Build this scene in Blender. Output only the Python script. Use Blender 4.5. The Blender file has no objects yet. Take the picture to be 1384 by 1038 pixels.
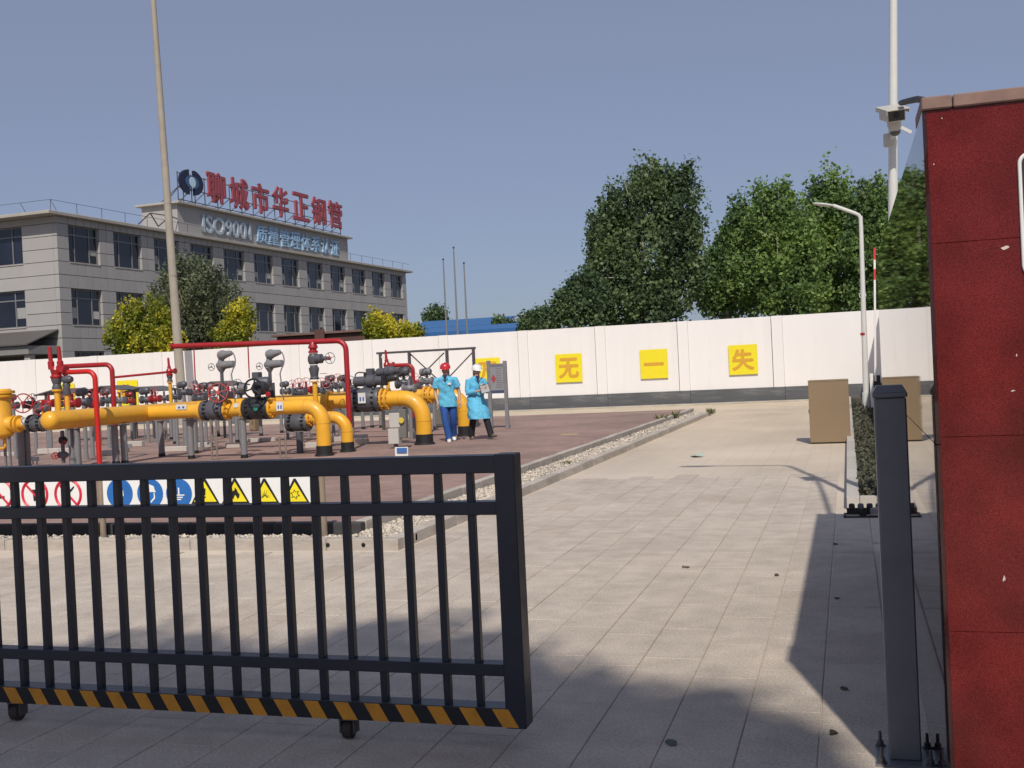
import bpy, bmesh, math, random
import numpy as np
from mathutils import Vector, Matrix, Euler

random.seed(7); rng = np.random.default_rng(11)
scene = bpy.context.scene
col = scene.collection
R_ = math.radians

# ---------------------------------------------------------------- camera
F, CX, CY, CAMH = 1500.0, 692.0, 519.0, 1.6
def _n(v): v = np.array(v, float); return v / np.linalg.norm(v)
_Y = _n((1145 - CX, -(481 - CY), -F))
_Z = _n(np.cross(_n((1, .0478, 0)), _Y))
if _Z[1] < 0: _Z = -_Z
_X = _n(np.cross(_Y, _Z))
ROT = np.array([_X, _Y, _Z]); CAM = np.array([0, 0, CAMH])
cd = bpy.data.cameras.new('camera'); cd.sensor_width = 36; cd.lens = 36 * F / 1384
cd.clip_start = .05; cd.clip_end = 3000
cam = bpy.data.objects.new('camera', cd); col.objects.link(cam)
m4 = Matrix.Identity(4)
for i in range(3):
    for j in range(3): m4[i][j] = ROT[i][j]
    m4[i][3] = CAM[i]
cam.matrix_world = m4
scene.camera = cam

def ray(x, y): return ROT @ _n((x - CX, -(y - CY), -F))
def G(x, y, z=0.0):                     # point of the photo on the level z
    d = ray(x, y); return Vector(CAM + d * ((z - CAMH) / d[2]))
def P(x, y, Y):                         # point of the photo on the plane at distance Y
    d = ray(x, y); return Vector(CAM + d * (Y / d[1]))
def PXp(x, y, X):
    d = ray(x, y); return Vector(CAM + d * (X / d[0]))
def plane_hit(x, y, o, n):
    d = Vector(ray(x, y)); c = Vector(CAM); return c + d * ((o - c).dot(n) / d.dot(n))
def proj(p):
    v = ROT.T @ (np.array(p, float) - CAM)
    if v[2] > -.1: return None
    return CX + F * v[0] / -v[2], CY - F * v[1] / -v[2]
def mpp(x, y, Y): return (P(x + 1, y, Y) - P(x, y, Y)).length   # metres per photo pixel

# ---------------------------------------------------------------- sky, sun, exposure
SUN_EL = R_(46); SH = Vector((-.274, .961, 0)).normalized()       # the way shadows fall
w = bpy.data.worlds.new('World'); scene.world = w; w.use_nodes = True
nt = w.node_tree; nt.nodes.clear()
sky = nt.nodes.new('ShaderNodeTexSky'); sky.sky_type = 'NISHITA'; sky.sun_disc = False
sky.sun_elevation = SUN_EL
sky.sun_rotation = math.atan2(-SH.x, -SH.y)
sky.air_density = .8; sky.dust_density = 1.2; sky.ozone_density = 4; sky.altitude = 0
bg = nt.nodes.new('ShaderNodeBackground'); bg.inputs['Strength'].default_value = .085
wo = nt.nodes.new('ShaderNodeOutputWorld')
hz_ = nt.nodes.new('ShaderNodeMix'); hz_.data_type = 'RGBA'; hz_.inputs['Factor'].default_value = .55; hz_.inputs['B'].default_value = (3.8, 4.1, 5.5, 1)   # even summer haze over the whole sky
nt.links.new(sky.outputs[0], hz_.inputs['A']); nt.links.new(hz_.outputs['Result'], bg.inputs[0]); nt.links.new(bg.outputs[0], wo.inputs[0])
sl = bpy.data.lights.new('sun', 'SUN'); sl.energy = 3.5; sl.angle = R_(.8); sl.color = (1, .93, .82)
sun = bpy.data.objects.new('sun', sl); col.objects.link(sun)
sdir = Vector((SH.x * math.cos(SUN_EL), SH.y * math.cos(SUN_EL), -math.sin(SUN_EL)))
sun.rotation_euler = sdir.to_track_quat('-Z', 'Y').to_euler(); sun.location = (6, -20, 30)
scene.view_settings.view_transform = 'Standard'; scene.view_settings.look = 'None'
scene.view_settings.exposure = 0.0; scene.view_settings.gamma = 1.0
scene.cycles.max_bounces = 8; scene.cycles.use_denoising = True

# ---------------------------------------------------------------- materials
def lin(r, g, b):
    f = lambda c: (c / 255 / 12.92) if c / 255 <= .04045 else ((c / 255 + .055) / 1.055) ** 2.4
    return (f(r), f(g), f(b))
MATS = {}
def mat(name, c, rough=.6, metal=0, var=.12, scale=6, bump=0, bscale=40, rnd=0, coat=0, spec=.5, dirt=None, dscale=.8, stretch=None, trans=0):
    if name in MATS: return MATS[name]
    m = bpy.data.materials.new(name); m.use_nodes = True; MATS[name] = m
    t = m.node_tree; N = t.nodes; L = t.links; b = N['Principled BSDF']
    b.inputs['Roughness'].default_value = rough; b.inputs['Metallic'].default_value = metal
    b.inputs['Specular IOR Level'].default_value = spec
    if coat: b.inputs['Coat Weight'].default_value = coat; b.inputs['Coat Roughness'].default_value = .12
    tc = N.new('ShaderNodeTexCoord'); vec = tc.outputs['Object']
    if stretch:
        mp = N.new('ShaderNodeMapping'); mp.inputs['Scale'].default_value = stretch
        L.new(vec, mp.inputs[0]); vec = mp.outputs[0]
    nz = N.new('ShaderNodeTexNoise'); nz.inputs['Scale'].default_value = scale; nz.inputs['Detail'].default_value = 6
    nz.inputs['Roughness'].default_value = .65
    L.new(vec, nz.inputs['Vector'])
    cr = N.new('ShaderNodeMapRange'); cr.inputs['From Min'].default_value = .25; cr.inputs['From Max'].default_value = .75
    cr.inputs['To Min'].default_value = 1 - var; cr.inputs['To Max'].default_value = 1 + var
    L.new(nz.outputs[0], cr.inputs[0])
    mul = N.new('ShaderNodeVectorMath'); mul.operation = 'SCALE'; mul.inputs[0].default_value = c
    L.new(cr.outputs[0], mul.inputs['Scale']); out = mul.outputs[0]
    if rnd:
        if rnd < 0:
            ge = N.new('ShaderNodeNewGeometry'); rs = ge.outputs['Random Per Island']
        else:
            oi = N.new('ShaderNodeObjectInfo'); rs = oi.outputs['Random']
        mr = N.new('ShaderNodeMapRange'); mr.inputs['To Min'].default_value = 1 - abs(rnd); mr.inputs['To Max'].default_value = 1 + abs(rnd)
        L.new(rs, mr.inputs[0])
        m2 = N.new('ShaderNodeVectorMath'); m2.operation = 'SCALE'; L.new(out, m2.inputs[0]); L.new(mr.outputs[0], m2.inputs['Scale']); out = m2.outputs[0]
    if dirt:
        n2 = N.new('ShaderNodeTexNoise'); n2.inputs['Scale'].default_value = dscale; n2.inputs['Detail'].default_value = 8; n2.inputs['Roughness'].default_value = .7
        L.new(vec, n2.inputs['Vector'])
        r2 = N.new('ShaderNodeMapRange'); r2.inputs['From Min'].default_value = .5; r2.inputs['From Max'].default_value = .72; r2.inputs['To Max'].default_value = dirt[3]
        L.new(n2.outputs[0], r2.inputs[0])
        mx = N.new('ShaderNodeMix'); mx.data_type = 'RGBA'; mx.inputs['B'].default_value = (*dirt[:3], 1)
        L.new(r2.outputs[0], mx.inputs['Factor']); L.new(out, mx.inputs['A']); out = mx.outputs['Result']
        rr = N.new('ShaderNodeMapRange'); rr.inputs['To Min'].default_value = rough; rr.inputs['To Max'].default_value = min(1, rough + .3)
        L.new(r2.outputs[0], rr.inputs[0]); L.new(rr.outputs[0], b.inputs['Roughness'])
    L.new(out, b.inputs['Base Color'])
    if bump:
        nb = N.new('ShaderNodeTexNoise'); nb.inputs['Scale'].default_value = bscale; nb.inputs['Detail'].default_value = 4
        L.new(vec, nb.inputs['Vector'])
        bp = N.new('ShaderNodeBump'); bp.inputs['Strength'].default_value = bump; bp.inputs['Distance'].default_value = .02
        L.new(nb.outputs[0], bp.inputs['Height']); L.new(bp.outputs[0], b.inputs['Normal'])
    if trans:
        tr = N.new('ShaderNodeBsdfTranslucent'); L.new(out, tr.inputs['Color'])
        ms = N.new('ShaderNodeMixShader'); ms.inputs[0].default_value = trans
        L.new(b.outputs[0], ms.inputs[1]); L.new(tr.outputs[0], ms.inputs[2])
        L.new(ms.outputs[0], N['Material Output'].inputs['Surface'])
    return m

YEL = mat('yellow_pipe_paint', (.80, .41, .030), .4, var=.12, scale=3, coat=.12, dirt=(.50, .29, .09, .6), dscale=2.2)
RED = mat('red_pipe_paint', (.36, .012, .018), .4, var=.12, scale=5, coat=.1, dirt=(.22, .035, .03, .65), dscale=3)
GRY = mat('grey_valve_paint', (.085, .087, .105), .45, var=.15, scale=8, dirt=(.16, .15, .14, .4), dscale=5)
LGR = mat('light_grey_post_paint', (.21, .21, .225), .5, var=.12, scale=6, dirt=(.12, .11, .1, .5), dscale=4)
BLK = mat('black_rubber', (.012, .012, .014), .65, var=.2)
WHT = mat('white_enamel', (.78, .77, .75), .5, var=.05, dirt=(.55, .5, .45, .3), dscale=2)
STL = mat('stainless_steel', (.52, .48, .42), .32, metal=.9, var=.08)
GATE = mat('gate_dark_metal', (.019, .021, .034), .36, var=.2, scale=3, spec=.55, dirt=(.05, .047, .045, .5), dscale=2.2)
STEELD = mat('dark_steel', (.10, .095, .095), .5, metal=.3, var=.15)
CONC = mat('concrete', (.42, .39, .35), .85, var=.14, scale=3, bump=.25, bscale=60, dirt=(.25, .22, .19, .45), dscale=1.3)
PLAT = None

# ---------------------------------------------------------------- mesh collector
def frame(d):
    d = Vector(d).normalized(); a = Vector((0, 0, 1)) if abs(d.z) < .9 else Vector((1, 0, 0))
    u = d.cross(a).normalized(); v = d.cross(u).normalized(); return u, v
XF = {}
class MB:
    def __init__(s): s.v = []; s.f = []
    def add(s, vs, fs):
        o = len(s.v); s.v += [tuple(v) for v in vs]; s.f += [tuple(i + o for i in f) for f in fs]; return s
    def box(s, x0, x1, y0, y1, z0, z1, bev=0):
        if bev <= 0:
            vs = [(x, y, z) for z in (z0, z1) for y in (y0, y1) for x in (x0, x1)]
            return s.add(vs, [(0, 2, 3, 1), (4, 5, 7, 6), (0, 1, 5, 4), (1, 3, 7, 5), (3, 2, 6, 7), (2, 0, 4, 6)])
        bm = bmesh.new(); bmesh.ops.create_cube(bm, size=1)
        for v in bm.verts: v.co = Vector(((x0 + x1) / 2 + v.co.x * (x1 - x0), (y0 + y1) / 2 + v.co.y * (y1 - y0), (z0 + z1) / 2 + v.co.z * (z1 - z0)))
        bmesh.ops.bevel(bm, geom=bm.edges[:], offset=bev, segments=1, affect='EDGES')
        bm.verts.ensure_lookup_table(); bm.verts.index_update()
        s.add([v.co for v in bm.verts], [[v.index for v in f.verts] for f in bm.faces]); bm.free(); return s
    def beam(s, a, b, wx, wz, up=(0, 0, 1)):
        a = Vector(a); b = Vector(b); d = (b - a).normalized(); up = Vector(up)
        if abs(d.dot(up)) > .95: up = Vector((0, 1, 0))
        r = d.cross(up).normalized() * wx / 2; u = r.cross(d).normalized() * wz / 2
        vs = [p + sr * r + su * u for p in (a, b) for su in (-1, 1) for sr in (-1, 1)]
        return s.add(vs, [(0, 2, 3, 1), (4, 5, 7, 6), (0, 1, 5, 4), (1, 3, 7, 5), (3, 2, 6, 7), (2, 0, 4, 6)])
    def rev(s, o, d, prof, n=16, cap=True):
        o = Vector(o); d = Vector(d).normalized(); u, v = frame(d); b = len(s.v); vs = []; fs = []
        for t, r in prof:
            for k in range(n):
                a = 2 * math.pi * k / n; vs.append(o + d * t + (u * math.cos(a) + v * math.sin(a)) * max(r, 1e-4))
        for i in range(len(prof) - 1):
            for k in range(n): fs.append((i * n + k, i * n + (k + 1) % n, (i + 1) * n + (k + 1) % n, (i + 1) * n + k))
        if cap:
            fs.append(tuple(range(n - 1, -1, -1))); fs.append(tuple((len(prof) - 1) * n + k for k in range(n)))
        return s.add(vs, fs)
    def cyl(s, a, b, r, r2=None, n=14):
        a = Vector(a); b = Vector(b); return s.rev(a, b - a, [(0, r), ((b - a).length, r if r2 is None else r2)], n)
    def tube(s, pts, r, n=10):
        pts = [Vector(p) for p in pts]; vs = []; fs = []; u = None
        for i, p in enumerate(pts):
            d = (pts[min(i + 1, len(pts) - 1)] - pts[max(i - 1, 0)]).normalized()
            if u is None: u, v = frame(d)
            else:
                u = (u - d * u.dot(d)).normalized(); v = d.cross(u)
            rr = r[i] if isinstance(r, (list, tuple)) else r
            for k in range(n):
                a = 2 * math.pi * k / n; vs.append(p + (u * math.cos(a) + v * math.sin(a)) * rr)
        for i in range(len(pts) - 1):
            for k in range(n): fs.append((i * n + k, i * n + (k + 1) % n, (i + 1) * n + (k + 1) % n, (i + 1) * n + k))
        fs.append(tuple(range(n - 1, -1, -1))); fs.append(tuple((len(pts) - 1) * n + k for k in range(n)))
        return s.add(vs, fs)
    def ring(s, c, d, R, r, n=24, m=6):
        c = Vector(c); u, v = frame(d); d = Vector(d).normalized(); vs = []; fs = []
        for i in range(n):
            a = 2 * math.pi * i / n; e = u * math.cos(a) + v * math.sin(a)
            for j in range(m):
                b = 2 * math.pi * j / m; vs.append(c + e * (R + r * math.cos(b)) + d * r * math.sin(b))
        for i in range(n):
            for j in range(m): fs.append((i * m + j, ((i + 1) % n) * m + j, ((i + 1) % n) * m + (j + 1) % m, i * m + (j + 1) % m))
        return s.add(vs, fs)
    def prism(s, poly, o, ex, ey, ez, t):
        o = Vector(o); ex = Vector(ex); ey = Vector(ey); ez = Vector(ez); n = len(poly)
        vs = [o + ex * x + ey * y for x, y in poly] + [o + ex * x + ey * y + ez * t for x, y in poly]
        return s.add(vs, [tuple(range(n - 1, -1, -1)), tuple(range(n, 2 * n))] + [(i, (i + 1) % n, n + (i + 1) % n, n + i) for i in range(n)])
    def loft(s, rings, n=14, cap=True):
        # rings: (centre, x axis radius vector, y axis radius vector)
        vs = []; fs = []
        for c, a, b in rings:
            c = Vector(c); a = Vector(a); b = Vector(b)
            for k in range(n):
                t = 2 * math.pi * k / n; vs.append(c + a * math.cos(t) + b * math.sin(t))
        for i in range(len(rings) - 1):
            for k in range(n): fs.append((i * n + k, i * n + (k + 1) % n, (i + 1) * n + (k + 1) % n, (i + 1) * n + k))
        if cap: fs.append(tuple(range(n - 1, -1, -1))); fs.append(tuple((len(rings) - 1) * n + k for k in range(n)))
        return s.add(vs, fs)
    def mesh(s, name, smooth=True, ang=35):
        me = bpy.data.meshes.new(name); me.from_pydata(s.v, [], s.f); me.validate(); me.update()
        bm = bmesh.new(); bm.from_mesh(me); bmesh.ops.recalc_face_normals(bm, faces=bm.faces[:]); bm.to_mesh(me); bm.free()
        if smooth:
            me.polygons.foreach_set('use_smooth', [True] * len(me.polygons)); me.set_sharp_from_angle(angle=R_(ang))
        return me
    def build(s, name, m, parent=None, smooth=True, ang=35):
        return link(s.mesh(name, smooth, ang), name, m, parent)
def link(me, name, m, parent=None):
    if m and not me.materials: me.materials.append(m)
    o = bpy.data.objects.new(name, me); col.objects.link(o)
    if parent:
        me.transform(XF[parent.name].inverted()); o.parent = parent; XF[o.name] = XF[parent.name]
    else:
        c = Vector((0, 0, 0)); n = len(me.vertices)
        if n:
            a = np.empty(n * 3); me.vertices.foreach_get('co', a); a = a.reshape(-1, 3)
            c = Vector(((a[:, 0].min() + a[:, 0].max()) / 2, (a[:, 1].min() + a[:, 1].max()) / 2, a[:, 2].min()))
        me.transform(Matrix.Translation(-c)); o.location = c; XF[o.name] = Matrix.Translation(c)
    return o
def tag(o, label=None, cat=None, group=None, kind=None):
    if label: o['label'] = label
    if cat: o['category'] = cat
    if group: o['group'] = group
    if kind: o['kind'] = kind
    return o
def thing(name, label, cat, loc=(0, 0, 0), rz=0, group=None, kind=None):
    o = bpy.data.objects.new(name, None); col.objects.link(o); o.empty_display_size = .2
    o.location = loc; o.rotation_euler = (0, 0, rz); XF[o.name] = Matrix.Translation(Vector(loc)) @ Matrix.Rotation(rz, 4, 'Z')
    return tag(o, label, cat, group, kind)
def inst(me, name, parent, loc, sc=(1, 1, 1), rz=0):      # alike piece sharing mesh data; loc in parent space
    o = bpy.data.objects.new(name, me); col.objects.link(o); o.parent = parent
    o.location = loc; o.scale = sc; o.rotation_euler = (0, 0, rz); return o
UNIT = {}
def unit_box(m, bev=.02):
    k = (m.name, bev)
    if k not in UNIT:
        me = MB().box(-.5, .5, -.5, .5, -.5, .5, bev).mesh('piece', smooth=False); me.materials.append(m); UNIT[k] = me
    return UNIT[k]
def text_mesh(body, m, o, ex, ey, ez, width=None, height=None, depth=.02, bold=0.008, parent=None, name='letter', heavy=0):
    c = bpy.data.curves.new('t', 'FONT'); c.body = body; c.extrude = .5; c.offset = bold; c.resolution_u = 3
    ob = bpy.data.objects.new('t', c); col.objects.link(ob); bpy.context.view_layer.update()
    me = bpy.data.meshes.new_from_object(ob.evaluated_get(bpy.context.evaluated_depsgraph_get()))
    bpy.data.objects.remove(ob); bpy.data.curves.remove(c)
    n = len(me.vertices); a = np.empty(n * 3); me.vertices.foreach_get('co', a); a = a.reshape(-1, 3)
    lo = a.min(0); hi = a.max(0); a[:, :2] -= lo[:2]; sz = hi - lo
    sx = (width / sz[0]) if width else (height / sz[1]); sy = (height / sz[1]) if height else sx
    ex = np.array(ex); ey = np.array(ey); ez = np.array(ez); o = np.array(o)
    w_ = o + np.outer(a[:, 0] * sx, ex) + np.outer(a[:, 1] * sy, ey) + np.outer((a[:, 2] + .5) * depth, ez)
    if heavy:                              # heavier strokes: the same strokes set slightly beside and behind each other
        fs = [tuple(p.vertices) for p in me.polygons]; V = []; T = []
        for q, (dx, dy) in enumerate(((0, 0), (1, 0), (-1, 0), (0, 1), (0, -1))):
            V.append(w_ + ex * dx * heavy * (width or height) + ey * dy * heavy * height - ez * q * depth * .03); T += [tuple(i + q * n for i in f) for f in fs]
        bpy.data.meshes.remove(me); me = bpy.data.meshes.new(name); me.from_pydata(np.concatenate(V).tolist(), [], T); me.update()
    else:
        me.vertices.foreach_set('co', w_.ravel()); me.update(); me.materials.clear()
    return link(me, name, m, parent)

# ================================================================ SETTING
# earth sheet to the horizon
EARTH = mat('dry_earth', (.16, .14, .10), .95, var=.3, scale=.3)
tag(MB().add([(-1500, -600, -.06), (1500, -600, -.06), (1500, 2000, -.06), (-1500, 2000, -.06)], [(0, 1, 2, 3)]).build('ground', EARTH, smooth=False), kind='structure')

# paving: slab joints in the far part come from the material, the near slabs are built
def paving_material():
    m = bpy.data.materials.new('granite_paving'); m.use_nodes = True; t = m.node_tree; N = t.nodes; L = t.links; b = N['Principled BSDF']
    tc = N.new('ShaderNodeTexCoord'); mp = N.new('ShaderNodeMapping'); mp.inputs['Rotation'].default_value = (0, 0, R_(90)); mp.inputs['Location'].default_value = (0, .02, 0)
    L.new(tc.outputs['Object'], mp.inputs[0])
    br = N.new('ShaderNodeTexBrick'); br.inputs['Scale'].default_value = 1; br.inputs['Brick Width'].default_value = .68; br.inputs['Row Height'].default_value = .32
    br.inputs['Mortar Size'].default_value = .004; br.inputs['Bias'].default_value = 0
    br.inputs['Color1'].default_value = (.61, .53, .445, 1); br.inputs['Color2'].default_value = (.59, .512, .43, 1); br.inputs['Mortar'].default_value = (.49, .425, .355, 1)
    L.new(mp.outputs[0], br.inputs['Vector'])
    def mulnoise(src, sc, lo, hi, f0=.3, f1=.7, stretch=None):
        nz = N.new('ShaderNodeTexNoise'); nz.inputs['Scale'].default_value = sc; nz.inputs['Detail'].default_value = 7
        if stretch:
            q = N.new('ShaderNodeMapping'); q.inputs['Scale'].default_value = stretch; L.new(tc.outputs['Object'], q.inputs[0]); L.new(q.outputs[0], nz.inputs[0])
        else: L.new(tc.outputs['Object'], nz.inputs[0])
        r = N.new('ShaderNodeMapRange'); r.inputs['From Min'].default_value = f0; r.inputs['From Max'].default_value = f1; r.inputs['To Min'].default_value = lo; r.inputs['To Max'].default_value = hi
        L.new(nz.outputs[0], r.inputs[0])
        v = N.new('ShaderNodeVectorMath'); v.operation = 'SCALE'; L.new(src, v.inputs[0]); L.new(r.outputs[0], v.inputs['Scale']); return v.outputs[0]
    c = mulnoise(br.outputs[0], 90, .82, 1.15); c = mulnoise(c, .35, .88, 1.1); c = mulnoise(c, .5, .9, 1.08, stretch=(1, .25, 1))
    # stained, yellower older paving in the rear of the yard
    sx = N.new('ShaderNodeSeparateXYZ'); L.new(tc.outputs['Object'], sx.inputs[0])
    nz = N.new('ShaderNodeTexNoise'); nz.inputs['Scale'].default_value = .4; L.new(tc.outputs['Object'], nz.inputs[0])
    ad = N.new('ShaderNodeMath'); ad.operation = 'MULTIPLY_ADD'; ad.inputs[1].default_value = 6; L.new(nz.outputs[0], ad.inputs[0]); L.new(sx.outputs['Y'], ad.inputs[2])
    mr = N.new('ShaderNodeMapRange'); mr.inputs['From Min'].default_value = 16; mr.inputs['From Max'].default_value = 30; L.new(ad.outputs[0], mr.inputs[0])
    mx = N.new('ShaderNodeMix'); mx.data_type = 'RGBA'; mx.blend_type = 'MULTIPLY'; mx.inputs['B'].default_value = (.985, .945, .85, 1)
    L.new(mr.outputs[0], mx.inputs['Factor']); L.new(c, mx.inputs['A']); L.new(mx.outputs['Result'], b.inputs['Base Color'])
    b.inputs['Roughness'].default_value = .78
    return m
PAVE = paving_material()
tag(MB().add([(-46, -30, -.008), (14, -30, -.008), (14, 43.2, -.008), (-46, 43.2, -.008)], [(0, 1, 2, 3)]).build('pavement', PAVE, smooth=False), kind='structure')
pav = bpy.data.objects['pavement']
# keep the sheet's object space = world space for its texture
pav.data.transform(Matrix.Translation(pav.location)); pav.location = (0, 0, 0); XF['pavement'] = Matrix.Identity(4)

def slab_material(name, rs):
    m = bpy.data.materials.new(name); m.use_nodes = True; t = m.node_tree; N = t.nodes; L = t.links; b = N['Principled BSDF']
    tc = N.new('ShaderNodeNewGeometry')
    if rs: rnd = tc.outputs['Random Per Island']
    else:
        oi = N.new('ShaderNodeObjectInfo'); rnd = oi.outputs['Random']
    ra = N.new('ShaderNodeValToRGB'); e = ra.color_ramp.elements
    e[0].color = (.57, .49, .41, 1); e[1].color = (.59, .51, .43, 1)
    x = e.new(.05); x.color = (.53, .445, .365, 1); x = e.new(.14); x.color = (.575, .495, .415, 1); x = e.new(.75); x.color = (.58, .50, .42, 1)
    L.new(rnd, ra.inputs[0]); c = ra.outputs[0]
    for sc, lo, hi, f0, f1 in ((260, .57, 1.21, .3, .7), (75, .8, 1.2, .3, .7), (5, .88, 1.1, .3, .7), (1.1, .94, 1.06, .35, .65), (.45, .95, 1.06, .35, .65), (14, 1.0, .88, .62, .76)):
        nz = N.new('ShaderNodeTexNoise'); nz.inputs['Scale'].default_value = sc; nz.inputs['Detail'].default_value = 5; L.new(tc.outputs['Position'], nz.inputs[0])
        r = N.new('ShaderNodeMapRange'); r.inputs['From Min'].default_value = f0; r.inputs['From Max'].default_value = f1; r.inputs['To Min'].default_value = lo; r.inputs['To Max'].default_value = hi
        L.new(nz.outputs[0], r.inputs[0]); v = N.new('ShaderNodeVectorMath'); v.operation = 'SCALE'; L.new(c, v.inputs[0]); L.new(r.outputs[0], v.inputs['Scale']); c = v.outputs[0]
    L.new(c, b.inputs['Base Color']); b.inputs['Roughness'].default_value = .72
    nb = N.new('ShaderNodeTexNoise'); nb.inputs['Scale'].default_value = 220; L.new(tc.outputs['Position'], nb.inputs[0])
    bp = N.new('ShaderNodeBump'); bp.inputs['Strength'].default_value = .25; bp.inputs['Distance'].default_value = .004; L.new(nb.outputs[0], bp.inputs['Height']); L.new(bp.outputs[0], b.inputs['Normal'])
    return m
SLAB1 = slab_material('granite_slab', False); SLAB2 = slab_material('granite_slab_field', True)
slab_me = MB().box(-.5, .5, -.5, .5, -1, 0).mesh('paving_slab', smooth=False); slab_me.materials.clear()
bm = bmesh.new()
SW, SL = .32, .68
for z_, ins in ((-.02, 0), (-.0025, 0), (0, .004)):
    for sx_, sy_ in ((-1, -1), (1, -1), (1, 1), (-1, 1)): bm.verts.new((sx_ * (SW / 2 - .0022 - ins), sy_ * (SL / 2 - .0012 - ins), z_))
bm.verts.ensure_lookup_table()
for k in (0, 4):
    for i in range(4): bm.faces.new([bm.verts[k + i], bm.verts[k + (i + 1) % 4], bm.verts[k + 4 + (i + 1) % 4], bm.verts[k + 4 + i]])
bm.faces.new(bm.verts[8:12]); bm.normal_update(); bm.to_mesh(slab_me)
SV = [tuple(v.co) for v in bm.verts]; SF = [tuple(v.index for v in f.verts) for f in bm.faces]; bm.free()
slab_me.materials.append(SLAB1)
cand = []
for i in range(-26, 8):
    xc = -.18 + SW * (i + .5); off = random.choice((0, .5, .5, .25, .75)) * SL
    y = 2.6 + off - SL
    while y < 15.5:
        yc = y + SL / 2; y += SL
        if xc < -4.02 and yc > 9.2: continue
        if xc > -.2 and yc > 11.7: continue
        if xc > .12 and 3.4 < yc < 10: continue
        p = proj((xc, yc, 0))
        if not p or not (-260 < p[0] < 1700) or p[1] > 1500: continue
        vis = -30 < p[0] < 1400 and p[1] < 1075
        cand.append((vis, -p[1], xc, yc))
cand.sort(key=lambda c: (not c[0], c[1]))
far = MB()
for k, (vis, _, xc, yc) in enumerate(cand):
    dz = random.uniform(-.0012, .0012)
    if k < 300 and vis: o = inst(slab_me, 'paving_slab', pav, (xc, yc, dz))
    else: far.add([(x + xc, y_ + yc, z + dz) for x, y_, z in SV], SF)
fo = far.build('paving_slab_field', SLAB2, pav, smooth=False); fo['kind'] = 'stuff'

# ---------------- raised red platform with kerbs and gravel margin
REDP = bpy.data.materials.new('red_paver'); REDP.use_nodes = True
def _redp(m):
    t = m.node_tree; N = t.nodes; L = t.links; b = N['Principled BSDF']; tc = N.new('ShaderNodeNewGeometry')
    br = N.new('ShaderNodeTexBrick'); br.inputs['Scale'].default_value = 1; br.inputs['Brick Width'].default_value = .2; br.inputs['Row Height'].default_value = .1; br.inputs['Mortar Size'].default_value = .004
    br.inputs['Color1'].default_value = (.335, .22, .185, 1); br.inputs['Color2'].default_value = (.285, .185, .155, 1); br.inputs['Mortar'].default_value = (.22, .165, .14, 1)
    L.new(tc.outputs['Position'], br.inputs[0]); c = br.outputs[0]
    for sc, lo, hi in ((.45, .78, 1.22), (30, .86, 1.14), (2.5, .9, 1.1)):
        nz = N.new('ShaderNodeTexNoise'); nz.inputs['Scale'].default_value = sc; nz.inputs['Detail'].default_value = 6; L.new(tc.outputs['Position'], nz.inputs[0])
        r = N.new('ShaderNodeMapRange'); r.inputs['From Min'].default_value = .3; r.inputs['From Max'].default_value = .7; r.inputs['To Min'].default_value = lo; r.inputs['To Max'].default_value = hi
        L.new(nz.outputs[0], r.inputs[0]); v = N.new('ShaderNodeVectorMath'); v.operation = 'SCALE'; L.new(c, v.inputs[0]); L.new(r.outputs[0], v.inputs['Scale']); c = v.outputs[0]
    L.new(c, b.inputs['Base Color']); b.inputs['Roughness'].default_value = .85
_redp(REDP)
PZ = .15
plat = tag(MB().box(-44, -4.86, 10.32, 35.2, -.05, PZ).build('platform', REDP, smooth=False), kind='structure')
kroot = tag(MB().box(-44, -4.2, 9.66, 35.6, -.055, .012).build('gravel_margin', mat('gravel_bed', (.17, .15, .13), .95, var=.3, scale=30), smooth=False), kind='structure')
kl = kroot.location.copy()
KERB = mat('kerb_concrete', (.47, .42, .37), .85, var=.16, scale=4, bump=.3, bscale=50, rnd=.12, dirt=(.22, .19, .16, .5), dscale=2.5)
ub = unit_box(KERB, .03)
EDGM = mat('dark_edging_stone', (.05, .048, .05), .9, var=.3, scale=5, rnd=.2)  # dark recess below the platform edge is put into the stone colour
def kerb(x0, x1, y0, y1, z0, z1, name='kerb_stone'):
    inst(unit_box(EDGM, .03) if name == 'edging_stone' else ub, name, kroot, Vector(((x0 + x1) / 2, (y0 + y1) / 2, (z0 + z1) / 2)) - kl, (x1 - x0, y1 - y0, z1 - z0))
n = 0; y = 9.66
while y < 35.4:
    ln = .74
    kerb(-4.20, -4.06, y + .004, y + ln - .004, -.03, .105 + random.uniform(-.004, .004)); y += ln
    kerb(-4.86, -4.74, y + .004 - .08, y + ln - .09, -.03, .165 + random.uniform(-.004, .004)) if y < 35 else None
x = -4.06
while x > -14:
    kerb(x - .736, x - .004, 9.52, 9.655, -.03, .10 + random.uniform(-.004, .004)); x -= .74
kerb(-44, x - .004, 9.52, 9.655, -.03, .10)
x = -4.745
while x > -13:
    kerb(x - .996, x - .004, 10.2, 10.315, -.03, .16 + random.uniform(-.004, .004), 'edging_stone'); x -= 1.0
kerb(-44, x - .004, 10.2, 10.315, -.03, .16, 'edging_stone')
# black strip for the dark recess in front of the step
MB().box(-44, -5.3, 10.04, 10.17, .012, .05).build('recess_strip', BLK, kroot, smooth=False)
# weep holes in the front kerb and slots in its side
HOLE = mat('dark_hole', (.006, .006, .006), .9)
for px in (443, 472, 491, 511):
    p = P(px, 735 - (px - 443) * .01, 9.519); MB().cyl((p.x, 9.5175, .045), (p.x, 9.53, .045), .021, n=12).build('weep_hole', HOLE, kroot)
for px in (555, 562, 570):
    p = G(px, 727, .04); MB().box(-4.0585, -4.07, p.y - .018, p.y + .018, .02, .08).build('weep_slot', HOLE, kroot, smooth=False)
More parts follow.
